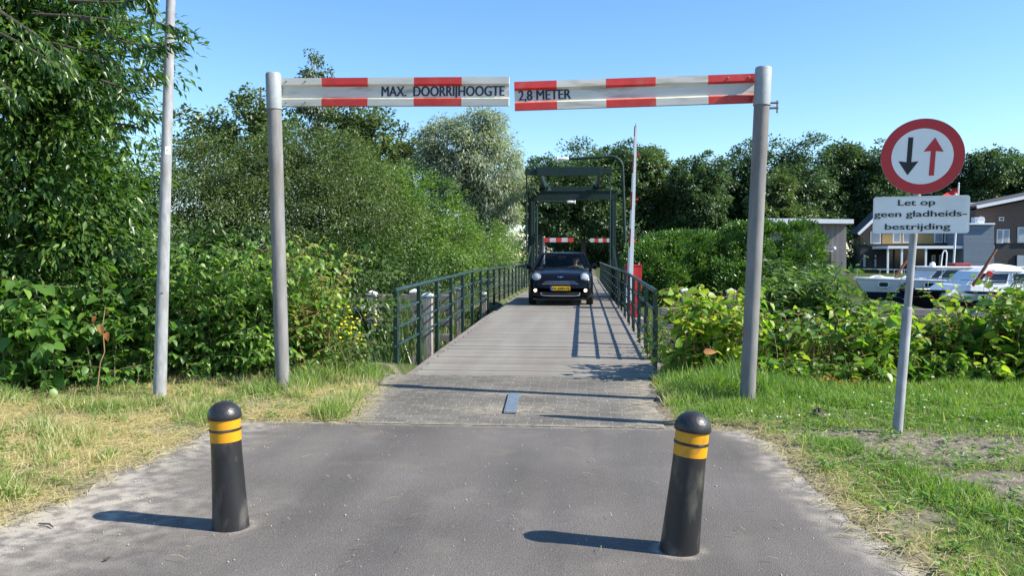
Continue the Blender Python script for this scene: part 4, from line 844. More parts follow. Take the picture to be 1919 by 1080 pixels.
def skin_mesh(name, chains, mats, parent, sub=2):
    """one continuous surface grown with a Skin modifier over connected edges: chains = [[(xyz, r), ...], ...], later chains start at an existing vertex index (int)"""
    vs = []; es = []; rs = []; names = {}
    for ch in chains:
        prev = None
        for it in ch:
            if isinstance(it, str): prev = names[it]; continue
            nm = None
            if len(it) == 3: p, r_, nm = it
            else: p, r_ = it
            vs.append(p); rs.append(r_); k = len(vs) - 1
            if nm: names[nm] = k
            if prev is not None: es.append((prev, k))
            prev = k
    off = root_loc(parent); me = bpy.data.meshes.new(name + '_skeleton'); me.from_pydata([tuple(v) for v in vs], es, []); ob = bpy.data.objects.new(name, me); C.objects.link(ob)
    sm = ob.modifiers.new('skin', 'SKIN'); sm.use_smooth_shade = True
    if not me.skin_vertices:
        bpy.context.view_layer.objects.active = ob
    lay = me.skin_vertices[0] if me.skin_vertices else None
    if lay is None:
        bm = bmesh.new(); bm.from_mesh(me); bm.verts.layers.skin.verify(); bm.to_mesh(me); bm.free(); lay = me.skin_vertices[0]
    for i, r_ in enumerate(rs):
        lay.data[i].radius = (r_, r_) if not isinstance(r_, tuple) else r_; lay.data[i].use_root = (i == 0)
    ss = ob.modifiers.new('sub', 'SUBSURF'); ss.levels = sub; ss.render_levels = sub
    bpy.context.view_layer.update(); out = bpy.data.meshes.new_from_object(ob.evaluated_get(bpy.context.evaluated_depsgraph_get())); bpy.data.objects.remove(ob); out.name = name
    out.materials.clear(); return link(name, out, mats, parent)
def driver():
    t = thing('person', (CARP.x + .36, CARP.y + 2.2, CARZ + .52), 'driver in a grey shirt with both hands on the steering wheel', 'person')
    L_ = lambda x, y, z: (x - .36, y - 2.2, z - .52)
    ch = [[(L_(.36, 2.28, .60), .15, 'pel'), (L_(.36, 2.34, .74), (.15, .11)), (L_(.36, 2.38, .92), (.17, .12), 'ch'), (L_(.36, 2.38, 1.03), .07, 'nk'), (L_(.36, 2.36, 1.10), .055), (L_(.36, 2.33, 1.17), .085), (L_(.36, 2.32, 1.24), .088), (L_(.36, 2.34, 1.30), .06)]]
    for s in (-1, 1):
        ch.append(['ch', (L_(.36 + s * .19, 2.36, .97), .06), (L_(.36 + s * .26, 2.18, .80), .045), (L_(.36 + s * .23, 1.95, .82), .038), (L_(.36 + s * .19, 1.80, .90), .026), (L_(.36 + s * .18, 1.745, .925), (.034, .018), 'palm%d' % s)])
        for k in range(4):
            b_ = k * .02 - .03; ch.append(['palm%d' % s, (L_(.36 + s * .175, 1.70 + b_ * .3, .945 + b_), .009), (L_(.36 + s * .17, 1.66, .935 + b_), .008), (L_(.36 + s * .155, 1.655, .915 + b_), .007)])
        ch.append(['palm%d' % s, (L_(.36 + s * .15, 1.73, .95), .010), (L_(.36 + s * .145, 1.70, .965), .009)])
        ch.append(['pel', (L_(.36 + s * .10, 2.12, .60), .085), (L_(.36 + s * .13, 1.85, .66), .06), (L_(.36 + s * .13, 1.68, .45), .045)])
    body = skin_mesh('body', ch, M['skin'], t)
    sh = [[(L_(.36, 2.30, .58), (.165, .14), 'pel'), (L_(.36, 2.35, .74), (.165, .125)), (L_(.36, 2.385, .92), (.19, .135), 'ch'), (L_(.36, 2.385, 1.01), .085)]]
    for s in (-1, 1): sh.append(['ch', (L_(.36 + s * .19, 2.36, .97), .072), (L_(.36 + s * .265, 2.18, .80), .056), (L_(.36 + s * .245, 2.06, .81), .05)])
    skin_mesh('shirt', sh, M['shirt'], body)
    mb = MB(); mb.lathe([(.085, -.04), (.098, .0), (.096, .05), (.07, .085), (.0, .1)], 18, L_(.36, 2.345, 1.245), (0, .25, 1)); mb.build('hair', M['hair'], body, smooth=True, local=True)
    mb = MB()
    for s in (-1, 1): mb.lathe([(.011, 0), (.009, .006), (0, .008)], 10, L_(.36 + s * .032, 2.243, 1.21), (0, -1, 0))
    mb.build('eyes', M['black_letter'], body, smooth=True, local=True)
    mb = MB(); mb.lathe([(.016, 0), (.012, .02), (.004, .03)], 10, L_(.36, 2.25, 1.175), (0, -1, -.4)); mb.build('nose', M['skin'], body, smooth=True, local=True)
driver()

# ================================================================== BOATS
def Wp(px, py, Y): return onplane(px, py, Vector((0, Y, 0)), Vector((0, 1, 0)))
def hull_rings(L, B, zbow, zst, zw, n=18, rake=.9, fl=.25, zm=-.04):
    """stations from bow (x=0) to stern (x=L); ring of half sections, y across"""
    rings = []
    for i in range(n):
        f = i / (n - 1); b = B / 2 * min(1, (1 - (1 - min(f / .42, 1)) ** 2.1) * .97 + .03) * (1 - .12 * max(0, f - .8) / .2)
        zs = zbow + (zst - zbow) * (1 - (1 - f) ** 1.7); x = f * L; bw = b * (1 - fl * (1 - min(f / .5, 1)) - .08); xr = x + rake * (1 - f) ** 3
        half = [(x, b, zs), (x * .6 + xr * .4, b * .6 + bw * .4, zm), (xr, bw, zw), (xr + .1, bw * .7, zw - .4), (xr + .15, 0, zw - .55)]
        rings.append(half + [(x_, -y_, z_) for x_, y_, z_ in half[::-1][1:]])
    return rings
def boat(label, bow, L, B, zbow, zst, hullm, stripe, rotz, cabin, white0):
    t = thing('motor_boat', (bow.x, bow.y, -.95), label, 'boat'); t.rotation_euler = (0, 0, rotz); off = .95
    rings = [[(x, y, z + off) for x, y, z in r_] for r_ in hull_rings(L, B, zbow, zst, -.95)]
    mb = MB(); mb.loft(rings, closed=False, caps=False); k = len(rings[0])
    for i in range(len(rings) - 1):
        if rings[i][0][0] >= white0: mb.m[i * (k - 1)] = mb.m[i * (k - 1) + k - 2] = 1
    mb.f.append([(len(rings) - 1) * k + j for j in range(k)]); mb.m.append(0); mb.build('hull', [hullm, M['boat_white']], t, smooth=True, local=True, angle=50)
    mb = MB(); dk = [[r_[0], r_[-1]] for r_ in rings]; mb.loft([[(a[0], a[1] * .98, a[2] - .04), (b_[0], b_[1] * .98, b_[2] - .04)] for a, b_ in dk], closed=False, caps=False); mb.build('deck', M['boat_grey'], t, local=True)
    for s in (0, 1):
        mb = MB(); pts = [Vector(d[s]) + Vector((0, 0, .02)) for d in dk]; mb.tube(pts, .045, 8); mb.build('rubbing_strake', stripe, t, smooth=True, local=True)
        mb = MB(); hi = [Vector(d[s]) * 1. + Vector((.1, (-.08 if s == 0 else .08), .42)) for d in dk[:12]]; mb.tube(hi, .014, 6)
        for i in range(0, 12, 2): mb.tube([Vector(dk[i][s]) + Vector((.1, (-.08 if s == 0 else .08), 0)), hi[i]], .012, 6)
        mb.build('bow_rail', M['chrome'], t, smooth=True, local=True)
    cabin(t, off, lambda x: -.57 * float(np.interp(x, [r_[0][0] for r_ in rings], [r_[0][1] for r_ in rings])) - .43 * float(np.interp(x, [r_[1][0] for r_ in rings], [r_[1][1] for r_ in rings]))); return t
def house_box(t, nm, x0, x1, wd, z0, z1, slope0, slope1, m, tumble=.08):
    """superstructure with raked ends: returns corner function for windows on the -y side"""
    mb = MB(); y0, y1 = -wd / 2, wd / 2
    v = [(x0, y0, z0), (x1, y0, z0), (x1, y1, z0), (x0, y1, z0), (x0 + slope0, y0 + tumble, z1), (x1 - slope1, y0 + tumble, z1), (x1 - slope1, y1 - tumble, z1), (x0 + slope0, y1 - tumble, z1)]
    mb.add(v, [(0, 3, 2, 1), (4, 5, 6, 7), (0, 1, 5, 4), (1, 2, 6, 5), (2, 3, 7, 6), (3, 0, 4, 7)]); o = mb.build(nm, m, t, local=True, bevel=.03)
    def q(x, h): return Vector((x, y0 + tumble * h - .012, z0 + (z1 - z0) * h))
    return o, q
def winquad(q, x0, x1, h0, h1, par, lean=0., nm='window', mat='win_dark'):
    mb = MB(); a = [q(x0, h0), q(x1, h0), q(x1 + lean, h1), q(x0 + lean, h1)]; mb.add(a + [p + Vector((0, .03, 0)) for p in a], [(0, 1, 2, 3), (4, 7, 6, 5), (0, 4, 5, 1), (1, 5, 6, 2), (2, 6, 7, 3), (3, 7, 4, 0)]); w = mb.build(nm, M[mat], par, local=True)
    mb = MB()
    for i in range(4): mb.bar(a[i] + Vector((0, -.005, 0)), a[(i + 1) % 4] + Vector((0, -.005, 0)), .02, .035, (0, 1, 0))
    mb.build('frame', M['boat_white'], w, local=True)
def port(q, x, h, par, rx=.21, rz=.12):
    c = q(x, h); mb = MB(); P = [(c.x + rx * math.copysign(abs(math.cos(a)) ** .6, math.cos(a)), c.y, c.z + rz * math.copysign(abs(math.sin(a)) ** .6, math.sin(a))) for a in [2 * math.pi * i / 24 for i in range(24)]]
    mb.add([Vector(p) + Vector((0, -.004, 0)) for p in P], [list(range(24))]); o = mb.build('porthole', M['win_dark'], par, local=True)
    mb = MB(); mb.tube([Vector(p) + Vector((0, -.01, 0)) for p in P + P[:1]], .028, 6); mb.build('ring', M['boat_white'], o, smooth=True, local=True)
def hullport(t, x, z, side, rx=.20, rz=.115):
    y0, y1 = side(x - .15), side(x + .15); tx = Vector((.3, y1 - y0, 0)).normalized(); nn = Vector((tx.y, -tx.x, 0)); c = Vector((x, side(x), z)) + nn * .05
    P = [c + tx * rx * math.copysign(abs(math.cos(a)) ** .6, math.cos(a)) + Vector((0, 0, rz * math.copysign(abs(math.sin(a)) ** .6, math.sin(a)))) for a in [2 * math.pi * i / 24 for i in range(24)]]
    mb = MB(); mb.add([p - nn * .06 for p in P] + P, [list(range(24, 48))] + [(i, (i + 1) % 24, 24 + (i + 1) % 24, 24 + i) for i in range(24)]); o = mb.build('porthole', M['win_dark'], t, local=True)
    mb = MB(); mb.tube([p + nn * .004 for p in P + P[:1]], .03, 6); mb.build('ring', M['boat_white'], o, smooth=True, local=True)
def cab1(t, f, side):
    for x in (.98, 1.74, 2.52): hullport(t, x, .27 + f, side)
    wh, q = house_box(t, 'wheelhouse', 2.45, 6.2, 2.0, .40 + f, .97 + f, .55, .1, M['boat_white'])
    winquad(q, 3.05, 3.85, .15, .88, wh, .1); winquad(q, 4.0, 4.6, .15, .88, wh); winquad(q, 2.58, 2.92, .18, .85, wh, .36); winquad(q, 4.8, 5.7, .15, .88, wh)
    mb = MB(); mb.box(2.7, 6.4, -1.1, 1.1, .97 + f, 1.02 + f); mb.build('wheelhouse_roof', M['boat_white'], t, local=True, bevel=.02)
    mb = MB(); mb.tube([(1.6, -.1, .55 + f), (1.95, -.1, 1.05 + f), (2.3, -.1, 1.55 + f)], [.05, .06, .045], 10); mb.build('spar', M['varnish'], t, smooth=True, local=True)
    mb = MB(); mb.tube([(3.55, 0, 1.02 + f), (3.6, 0, 1.55 + f), (3.66, 0, 1.68 + f), (3.74, 0, 1.68 + f), (3.78, 0, 1.55 + f), (3.76, 0, 1.02 + f)], .025, 8); mb.build('radar_arch', M['boat_white'], t, smooth=True, local=True)
    mb = MB(); mb.box(3.9, 4.6, -.4, .4, 1.02 + f, 1.16 + f); mb.build('folded_cover', M['cabin_red'], t, local=True, bevel=.04)
    mb = MB(); mb.lathe([(.10, 0), (.12, .1), (.06, .18)], 14, (3.05, -.3, 1.02 + f)); mb.build('searchlight', M['boat_white'], t, smooth=True, local=True)
    mb = MB(); pts = [(.5 + .22 * i, -.3 + .08 * (i % 2), .54 + f + .08 * math.sin(i)) for i in range(8)]; mb.tube(pts, .04, 8); mb.box(.9, 1.5, -.3, .3, .48 + f, .58 + f); mb.build('anchor_winch', M['boat_white'], t, smooth=True, local=True)
bp_ = at(1601, 540, 33.5)
boat('navy hulled motor boat with oval portholes and varnished spar, moored before the ochre panelled house', Vector((bp_.x, bp_.y, 0)), 10.5, 3.0, .50, .36, M['hull_blue'], M['boat_white'], R(3), cab1, -1)
def cab2(t, f, side):
    for x in (2.3, 4.4, 5.8): hullport(t, x, .06 + f, side, .14, .09)
    tr, q = house_box(t, 'coachroof', 1.1, 8.2, 2.2, .1 + f, .48 + f, .5, .1, M['boat_white'])
    wh, q = house_box(t, 'wheelhouse', 1.8, 4.9, 1.9, .46 + f, .94 + f, .5, .2, M['boat_white'])
    winquad(q, 1.98, 2.24, .15, .85, wh, .3); winquad(q, 2.5, 3.1, .15, .85, wh, .1); winquad(q, 3.3, 4.3, .15, .85, wh)
    mb = MB(); rings = []
    for x, w_, h in ((2.5, .6, .95), (2.75, .9, 1.1), (3.2, .95, 1.19), (3.6, .9, 1.13), (3.8, .8, .95)): rings.append([(x, w_ * math.cos(a), .94 + f + (h - .94) * math.sin(a)) for a in [math.pi * i / 10 for i in range(11)]])
    mb.loft(rings, closed=False); mb.build('canvas_hood', M['canvas'], t, smooth=True, local=True)
    mb = MB(); mb.tube([(2.0, -1.1, .45 + f), (2.35, -1.1, 1.05 + f), (2.7, -1.1, 1.68 + f)], [.045, .055, .04], 10); mb.build('spar', M['varnish'], t, smooth=True, local=True)
    mb = MB(); mb.lathe([(.09, -.05), (.11, 0), (.09, .05)], 16, (2.55, -1.0, .85 + f), (0, 1, 0)); mb.build('lifebuoy', M['red_bar'], t, smooth=True, local=True)
    mb = MB(); mb.tube([(4.9, -.9, .48 + f), (4.9, -.9, 1.0 + f), (6.8, -.9, 1.0 + f), (6.8, -.9, .48 + f)], .018, 6); mb.build('stern_rail', M['chrome'], t, smooth=True, local=True)
    mb = MB(); mb.tube([(.3, 0, .3 + f), (.1, .0, .45 + f)], .06, 8); mb.box(.1, .5, -.2, .2, .24 + f, .33 + f); mb.build('anchor', M['hull_black'], t, smooth=True, local=True)
bp_ = at(1683, 545, 28.0)
boat('black bowed motor boat with white cabin and canvas hood, partly behind the knotweed', Vector((bp_.x, bp_.y, 0)), 9.5, 2.9, .25, .16, M['hull_black'], M['hull_black'], R(-3), cab2, .9)

# ================================================================== BUILDINGS
def wpoly(mb, pts, Y, th, mi=0):   # a wall face from photo outline points, standing in the plane y=Y, thickness behind it
    P = [Wp(px, py, Y) for px, py in pts]; n = len(P); v = P + [p + Vector((0, th, 0)) for p in P]
    return mb.add(v, [list(range(n)), list(range(n, 2 * n))[::-1]] + [(i, i + n, (i + 1) % n + n, (i + 1) % n) for i in range(n)], mi)
def hwin(par, x0, y0, x1, y1, Y, mat='win_pale', fr='white_paint', mull=0):
    mb = MB(); a, b_ = Wp(x0, y0, Y), Wp(x1, y1, Y); mb.box(a.x, b_.x, Y - .05, Y + .02, b_.z, a.z); w = mb.build('window', M[fr], par)
    mb = MB(); mb.box(a.x + .06, b_.x - .06, Y - .062, Y - .052, b_.z + .06, a.z - .06); mb.build('pane', M[mat], w)
    return w
def house_a():
    Y = 62.; g0 = Wp(1700, 512, Y); t = thing('house', (g0.x, Y + 3, .3), 'house with ochre panel strip and white veranda behind the moored boats', 'house')
    mb = MB(); wpoly(mb, [(1612, 458), (1800, 458), (1800, 520), (1612, 520)], Y, 1.6); mb.build('lower_wall', M['brick_dark'], t)
    mb = MB(); wpoly(mb, [(1612, 457.6), (1800, 457.6), (1800, 402), (1672, 379), (1612, 436)], Y + .02, 1.6); up = mb.build('gable_wall', M['brick_brown'], t)
    mb = MB(); a, b_ = Wp(1653, 439, Y), Wp(1752, 457, Y); mb.box(a.x, b_.x, Y - .04, Y + .03, b_.z, a.z); mb.build('ochre_panel', M['panel_yellow'], t)
    for x0, x1 in ((1673, 1687), (1692, 1706), (1751, 1766), (1770, 1784)): hwin(t, x0, 436, x1, 455, Y - .04)
    hwin(t, 1631, 434, 1650, 457, Y)
    for x0, x1 in ((1616, 1623), (1637, 1643)): hwin(t, x0, 476, x1, 502, Y, 'win_pale', 'brick_dark')
    mb = MB(); e = [Wp(1603, 441, Y), Wp(1672, 376, Y), Wp(1806, 400, Y)]
    for p, q in zip(e, e[1:]): mb.bar(p + Vector((0, .5, .06)), q + Vector((0, .5, .06)), 2.2, .14, (0, 0, 1))
    mb.build('roof', M['roof_dark'], t); mb = MB()
    for p, q in zip(e, e[1:]): mb.bar(p + Vector((0, -.63, .06)), q + Vector((0, -.63, .06)), .05, .2, (0, 0, 1))
    mb.build('verge_board', M['fascia'], t)
    V = 59.; mb = MB(); a, b_ = Wp(1663, 461, V), Wp(1862, 466, V); mb.box(a.x, b_.x, V - .1, V + 3., b_.z, a.z); ver = mb.build('veranda_roof', M['fascia'], t)
    for px in (1664, 1690, 1735, 1858): q = Wp(px, 480, V); mb = MB(); mb.box(q.x - .06, q.x + .06, V - .05, V + .07, .2, b_.z + .02); mb.build('veranda_post', M['white_paint'], ver)
    mb = MB(); a, b_ = Wp(1668, 468, Y - .05), Wp(1800, 505, Y - .05); mb.box(a.x, b_.x, Y - .06, Y - .02, b_.z, a.z); mb.build('glass_doors', M['win_dark'], t)
    for x0, x1 in ((1746, 1752), (1760, 1765)): hwin(t, x0, 478, x1, 500, Y - .06, 'win_pale')
def house_b():
    Y = 60.; g0 = Wp(1880, 512, Y); t = thing('house', (g0.x, Y + 3, .3), 'brown brick house with sloping roof edge and blue grey clad annex at the marina', 'house')
    mb = MB(); wpoly(mb, [(1862, 456), (2050, 456), (2050, 350), (1862, 388), (1828, 393), (1828, 456)], Y, 8); mb.build('upper_wall', M['brick_brown'], t)
    mb = MB(); wpoly(mb, [(1828, 456.4), (2050, 456.4), (2050, 520), (1828, 520)], Y + .02, 8); mb.build('lower_wall', M['brick_dark'], t)
    mb = MB(); p, q = Wp(1821, 392, Y), Wp(2060, 344, Y); mb.bar(p + Vector((0, 3.6, .12)), q + Vector((0, 3.6, .12)), 8.6, .16); mb.build('roof', M['roof_dark'], t)
    mb = MB(); mb.bar(p + Vector((0, -.74, .1)), q + Vector((0, -.74, .1)), .06, .22); mb.build('fascia', M['fascia'], t)
    for x0, x1, y0, y1 in ((1868, 1879, 430, 456), (1880, 1891, 430, 455), (1907, 1921, 426, 455), (1925, 1940, 426, 455)): hwin(t, x0, y0, x1, y1, Y - .02)
    hwin(t, 1872, 407, 1881, 414, Y - .02, 'win_dark'); hwin(t, 1904, 477, 1925, 512, Y - .02, 'win_pale', 'hull_black')
    mb = MB(); wpoly(mb, [(1806, 421), (1863, 421), (1863, 520), (1806, 520)], Y - 1.2, 2.5); an = mb.build('clad_annex', M['blue_siding'], t)
    mb = MB(); wpoly(mb, [(1804, 418), (1865, 418), (1865, 421), (1804, 421)], Y - 1.35, 2.8); mb.build('annex_roof', M['fascia'], an)
    mb = MB(); a, b_ = Wp(1829, 407, Y - 1.3), Wp(1846, 418, Y - 1.3); mb.box(a.x, b_.x, Y - 1.2, Y - .6, b_.z, a.z); mb.lathe([(.26, 0), (.26, .03)], 20, ((a.x + b_.x) / 2 + .08, Y - 1.2, (a.z + b_.z) / 2), (0, -1, 0)); mb.build('heat_pump', M['boat_white'], t)
    mb = MB(); wpoly(mb, [(1812, 380), (1836, 380), (1836, 384), (1812, 384)], Y + 6, 4); wpoly(mb, [(1814, 384), (1834, 384), (1834, 440), (1814, 440)], Y + 6.2, 4, 1); mb.build('rear_block', [M['fascia'], M['roof_dark']], t)
house_a(); house_b()
def shed():
    Y = 45.; g0 = Wp(1550, 512, Y); t = thing('shed', (g0.x, Y + 2, 0), 'grey boarded shed with white roof edge above the laurel hedge', 'shed')
    mb = MB(); wpoly(mb, [(1440, 419), (1586, 419), (1586, 520), (1440, 520)], Y, 4); mb.build('boarded_wall', M['grey_boards'], t)
    mb = MB(); wpoly(mb, [(1425, 409), (1600, 411), (1600, 419), (1425, 418)], Y - .6, 5.2); mb.build('flat_roof', M['fascia'], t)
    mb = MB(); wpoly(mb, [(1535, 472), (1558, 472), (1558, 520), (1535, 520)], Y - .02, .05); wpoly(mb, [(1532, 470.5), (1561, 470.5), (1561, 472), (1532, 472)], Y - .08, .1, 1); mb.build('door', [M['win_dark'], M['white_paint']], t)
    p = Wp(1560, 466, Y); mb = MB(); mb.tube([(p.x, Y, p.z), (p.x, Y - .3, p.z + .05)], .03, 8); mb.lathe([(.1, 0), (.07, .12), (.03, .14)], 12, (p.x, Y - .32, p.z - .04)); mb.build('wall_lamp', M['boat_white'], t, smooth=True)
shed()
def flagpole():
    Y = 52.; a, b_ = Wp(1785, 520, Y), Wp(1797, 345, Y); t = thing('flagpole', (a.x, Y, .3), 'white flagpole with drooping red white and blue flag behind the text plate', 'flagpole')
    mb = MB(); mb.tube([(a.x, Y, .0), (b_.x, Y, b_.z)], [.07, .045], 12); mb.lathe([(.03, 0), (.06, .05), (.0, .1)], 10, tuple(b_)); mb.build('pole', M['white_paint'], t, smooth=True)
    c = Wp(1797, 351, Y); mb = MB(); nx, nz = 12, 9
    for j in range(nz):
        for i in range(nx):
            f = i / (nx - 1); mb.v.append((c.x - .05 - 1.35 * f, Y + .10 * math.sin(5 * f + .6 * j), c.z - .95 * j / (nz - 1) - .75 * f ** 1.1))
    for j in range(nz - 1):
        for i in range(nx - 1): mb.f.append([j * nx + i, j * nx + i + 1, (j + 1) * nx + i + 1, (j + 1) * nx + i]); mb.m.append(0 if j < 3 else (1 if j < 5 else 2))
    mb.build('flag', [M['flag_red'], M['white_paint'], M['flag_blue']], t, smooth=True)
flagpole()

# ================================================================== VEGETATION
LM = {
 'knot': leafmat('knotweed_leaf', (.04, .10, .014), (.10, .21, .028), (.30, .38, .05), .42),
 'ivy': leafmat('broad_leaf', (.035, .095, .018), (.10, .215, .042), (.24, .36, .07), .42),
 'dark': leafmat('dark_shrub_leaf', (.022, .052, .014), (.045, .095, .022), (.10, .16, .04), .3),
 'cherry': leafmat('glossy_tree_leaf', (.022, .058, .014), (.050, .112, .024), (.14, .225, .045), .36, .35),
 'willow': leafmat('grey_willow_leaf', (.042, .072, .026), (.082, .125, .044), (.15, .20, .08), .3),
 'bright': leafmat('bright_shrub_leaf', (.05, .11, .022), (.09, .17, .034), (.19, .27, .06), .34),
 'silver': leafmat('silver_willow_leaf', (.14, .18, .125), (.22, .265, .195), (.32, .365, .285), .28),
 'oak': leafmat('oak_leaf', (.032, .068, .03), (.056, .105, .044), (.10, .16, .065), .28),
 'oakl': leafmat('light_oak_leaf', (.045, .08, .028), (.08, .125, .042), (.12, .18, .06), .3),
 'laurel': leafmat('laurel_leaf', (.028, .07, .018), (.055, .125, .028), (.14, .24, .05), .28, .3),
 'birch': leafmat('birch_leaf', (.05, .075, .03), (.08, .11, .045), (.14, .18, .08), .28),
 'grass': leafmat('grass_blade', (.48, .41, .25), (.15, .25, .05), (.07, .17, .028), .36, .5),
 'reed': leafmat('reed_leaf', (.05, .085, .025), (.085, .14, .04), (.16, .21, .07), .3),
 'seed': leafmat('seed_stalk', (.12, .07, .03), (.17, .12, .05), (.12, .15, .04), .3),
 'dead': leafmat('withered_leaf', (.25, .07, .02), (.42, .14, .04), (.5, .25, .1), .3),
}
# --- far side of the water: tall oaks, each a tree
def oak(label, px, top, d, wpx_, mat='oak', base_z=.2, n=1.0, trunk=True, low=.28):
    wpx = wpx_ * 1.12; k = d / FPX; p = at(px, top, d); H = p.z - base_z; r_ = wpx * k / 2; x, y = p.x, p.y; B = []
    for i in range(12):
        a = rng.uniform(0, 6.28); f = rng.uniform(low, .88); rr = r_ * rng.uniform(.46, .66) * (1.1 - .45 * abs(f - .55)); o = r_ * rng.uniform(.25, .75) * (1.15 - f * .5)
        B.append((x + math.cos(a) * o, y + math.sin(a) * o, base_z + H * f, rr, rr, rr * rng.uniform(.7, 1.)))
    B.append((x + rng.normal(0, .15) * r_, y, base_z + H * .86, r_ * .45, r_ * .45, H * .13)); B.append((x, y, base_z + H * .55, r_ * .5, r_ * .5, H * .25))
    return tree('oak_tree', label, B, int(620 * n), r_ * .19, 52, 'diamond', .25 * d / 75, .18 * d / 75, LM[mat], (x, y, base_z), (x, y, base_z + H * .8), .28, ground=base_z + H * low * .55, group='tall trees beyond the bridge', limb_n=16, inner=.2, shell=.6)
oak('tall dark oak standing behind the bridge portal', 1095, 262, 76, 150)
oak('dark oak between the silver willow and the bridge portal', 1015, 285, 74, 110, 'oak')
oak('dark oak behind the raised barrier boom', 1160, 272, 78, 120)
oak('oak behind the boom, with lighter crown top', 1235, 268, 80, 120, 'oakl')
oak('narrow dark oak behind the middle of the laurel hedge', 1310, 290, 76, 105)
oak('dark oak directly behind the right grey barrier post', 1395, 265, 80, 130)
oak('tall oak rising above the white roofed shed', 1480, 256, 78, 140, 'oak')
oak('tall oak between the shed and the round traffic sign', 1570, 262, 80, 130)
oak('dark oak hidden partly by the round traffic sign', 1650, 268, 79, 120)
oak('dark oak behind the text plate and flagpole', 1735, 285, 82, 130)
oak('rounded oak above the blue clad annex', 1830, 276, 80, 120)
oak('rounded oak above the brown brick house', 1905, 290, 82, 120)
oak('oak beyond the brick house gable', 1990, 270, 80, 130)
oak('pale green feathery tree in front of the oaks beside the shed roof', 1465, 322, 66, 100, 'oakl', low=.1)
oak('dark tree beyond the far striped barrier', 1060, 300, 88, 120, low=.15)
oak('dark tree far behind the car roof', 1128, 330, 92, 130, low=.08)
oak('dark tree behind the hedge and red cabinet', 1215, 330, 92, 150, low=.08)
for i, (px, lab) in enumerate(((1010, 'low dark undergrowth between the portal post and the silver willow'), (1085, 'low dark undergrowth beyond the car roof'), (1150, 'low dark undergrowth behind the boom cabinet'), (1250, 'low dark undergrowth behind the clipped laurel hedge'), (1600, 'low dark bush between the shed and the ochre panelled house'))):
    d = 62 if i == 4 else 84; p = at(px, 480, d); s_ = 1.5 if i == 4 else 3.2
    tree('bush', lab, [(p.x, p.y, 1.4, s_ * 1.2, 2., 2.2), (p.x - s_, p.y + 1, 1.2, s_, 2., 1.9), (p.x + s_, p.y + 1, 1.1, s_, 2., 2.0)], 150, .55, 30, 'diamond', .3, .2, LM['dark'], (p.x, p.y, .2), r0=.08, cat='bush', ground=.1, limb_n=6)

# --- behind the left verge: birch, tall trees, silver willow, dense grey willows
def lobes(spec): return [bl(*s) for s in spec]
tree('silver_willow', 'tall silvery willow with drooping pale leaves before the oaks', lobes([(880, 300, 36, 2.0, 2.0), (835, 300, 36, 1.5, 1.8), (925, 340, 36, 1.5, 2.2), (900, 255, 36, 1.1, 1.2), (925, 420, 36, 1.1, 2.2), (850, 390, 36.5, 1.9, 2.0), (943, 370, 36.5, .75, 1.6), (822, 262, 36, .8, .9)]), 760, .5, 64, 'lance', .20, .055, LM['silver'], (*at(885, 480, 36).xy, -.2), at(885, 260, 36), .22, ground=.2, droop=.45, shell=.6)
tree('birch_tree', 'slender birch tip rising above the left striped bar', lobes([(590, 130, 34, .5, 1.0), (595, 175, 34, .8, 1.1), (600, 225, 34, 1.2, 1.6), (605, 300, 34, 1.5, 1.8)]), 240, .32, 30, 'diamond', .16, .09, LM['birch'], (*at(600, 480, 34).xy, -.2), at(590, 118, 34), .12, ground=.2, droop=.8, bark='bark_pale', shell=.4)
tree('poplar_tree', 'open crowned tree right behind the top of the left grey barrier post', lobes([(490, 205, 28, .7, .9), (455, 235, 28, 1.1, .8), (400, 250, 28, .8, .7), (500, 260, 28, 1.2, 1.2), (345, 245, 28, .5, .8), (440, 300, 28, 1.8, 1.2)]), 260, .36, 30, 'diamond', .17, .11, LM['willow'], (*at(470, 480, 28).xy, -.2), at(490, 165, 28), .14, ground=.2, shell=.4)
tree('poplar_tree', 'open crowned tree behind the red end of the left bar', lobes([(678, 225, 31, .9, .9), (700, 250, 31, .9, .8), (660, 270, 31, 1.2, 1.2), (640, 215, 31, .5, .6), (690, 330, 31, 1.6, 1.6)]), 230, .36, 32, 'diamond', .18, .12, LM['willow'], (*at(675, 480, 31).xy, -.2), at(675, 205, 31), .14, ground=.2, shell=.4)
tree('poplar_tree', 'pale small crowned tree between the willows and the silvery willow', lobes([(752, 275, 38, .8, 1.0), (760, 320, 38, 1.4, 1.3), (725, 330, 38, 1., 1.)]), 120, .4, 34, 'diamond', .22, .12, LM['birch'], (*at(752, 480, 38).xy, -.2), at(752, 245, 38), .12, ground=.2, shell=.4)
def willow(label, spec, mat, n, d, cr=.36, per=84, L=.085, W_=.036):
    B = lobes(spec); c = np.mean(np.array(B), 0)
    return tree('willow_bush', label, B, n, cr, per, 'diamond', L, W_, LM[mat], (c[0], c[1], -.3), r0=.1, cat='bush', group='dense willow bushes beyond the verge', ground=-.3, inner=.2, shell=.62, back=.7)
willow('dense dark willow bush right of the lamp post', [(400, 335, 20, 1.4, 1.1), (330, 355, 20, 1.2, 1.2), (450, 365, 20.5, 1.3, 1.3), (400, 430, 20, 2.2, 1.5), (300, 420, 20, 1.6, 1.6), (470, 440, 20, 1.6, 1.5)], 'willow', 640, 20)
willow('tall dense grey green willow bush behind the left barrier post', [(560, 305, 21.5, 1.4, .95), (500, 330, 21.5, 1.2, 1.1), (620, 310, 22, 1.3, .95), (660, 350, 22, 1.2, 1.1), (570, 370, 21, 2.3, 1.5), (640, 420, 20.5, 2., 1.5), (540, 450, 20.5, 2.0, 1.5)], 'willow', 900, 21)
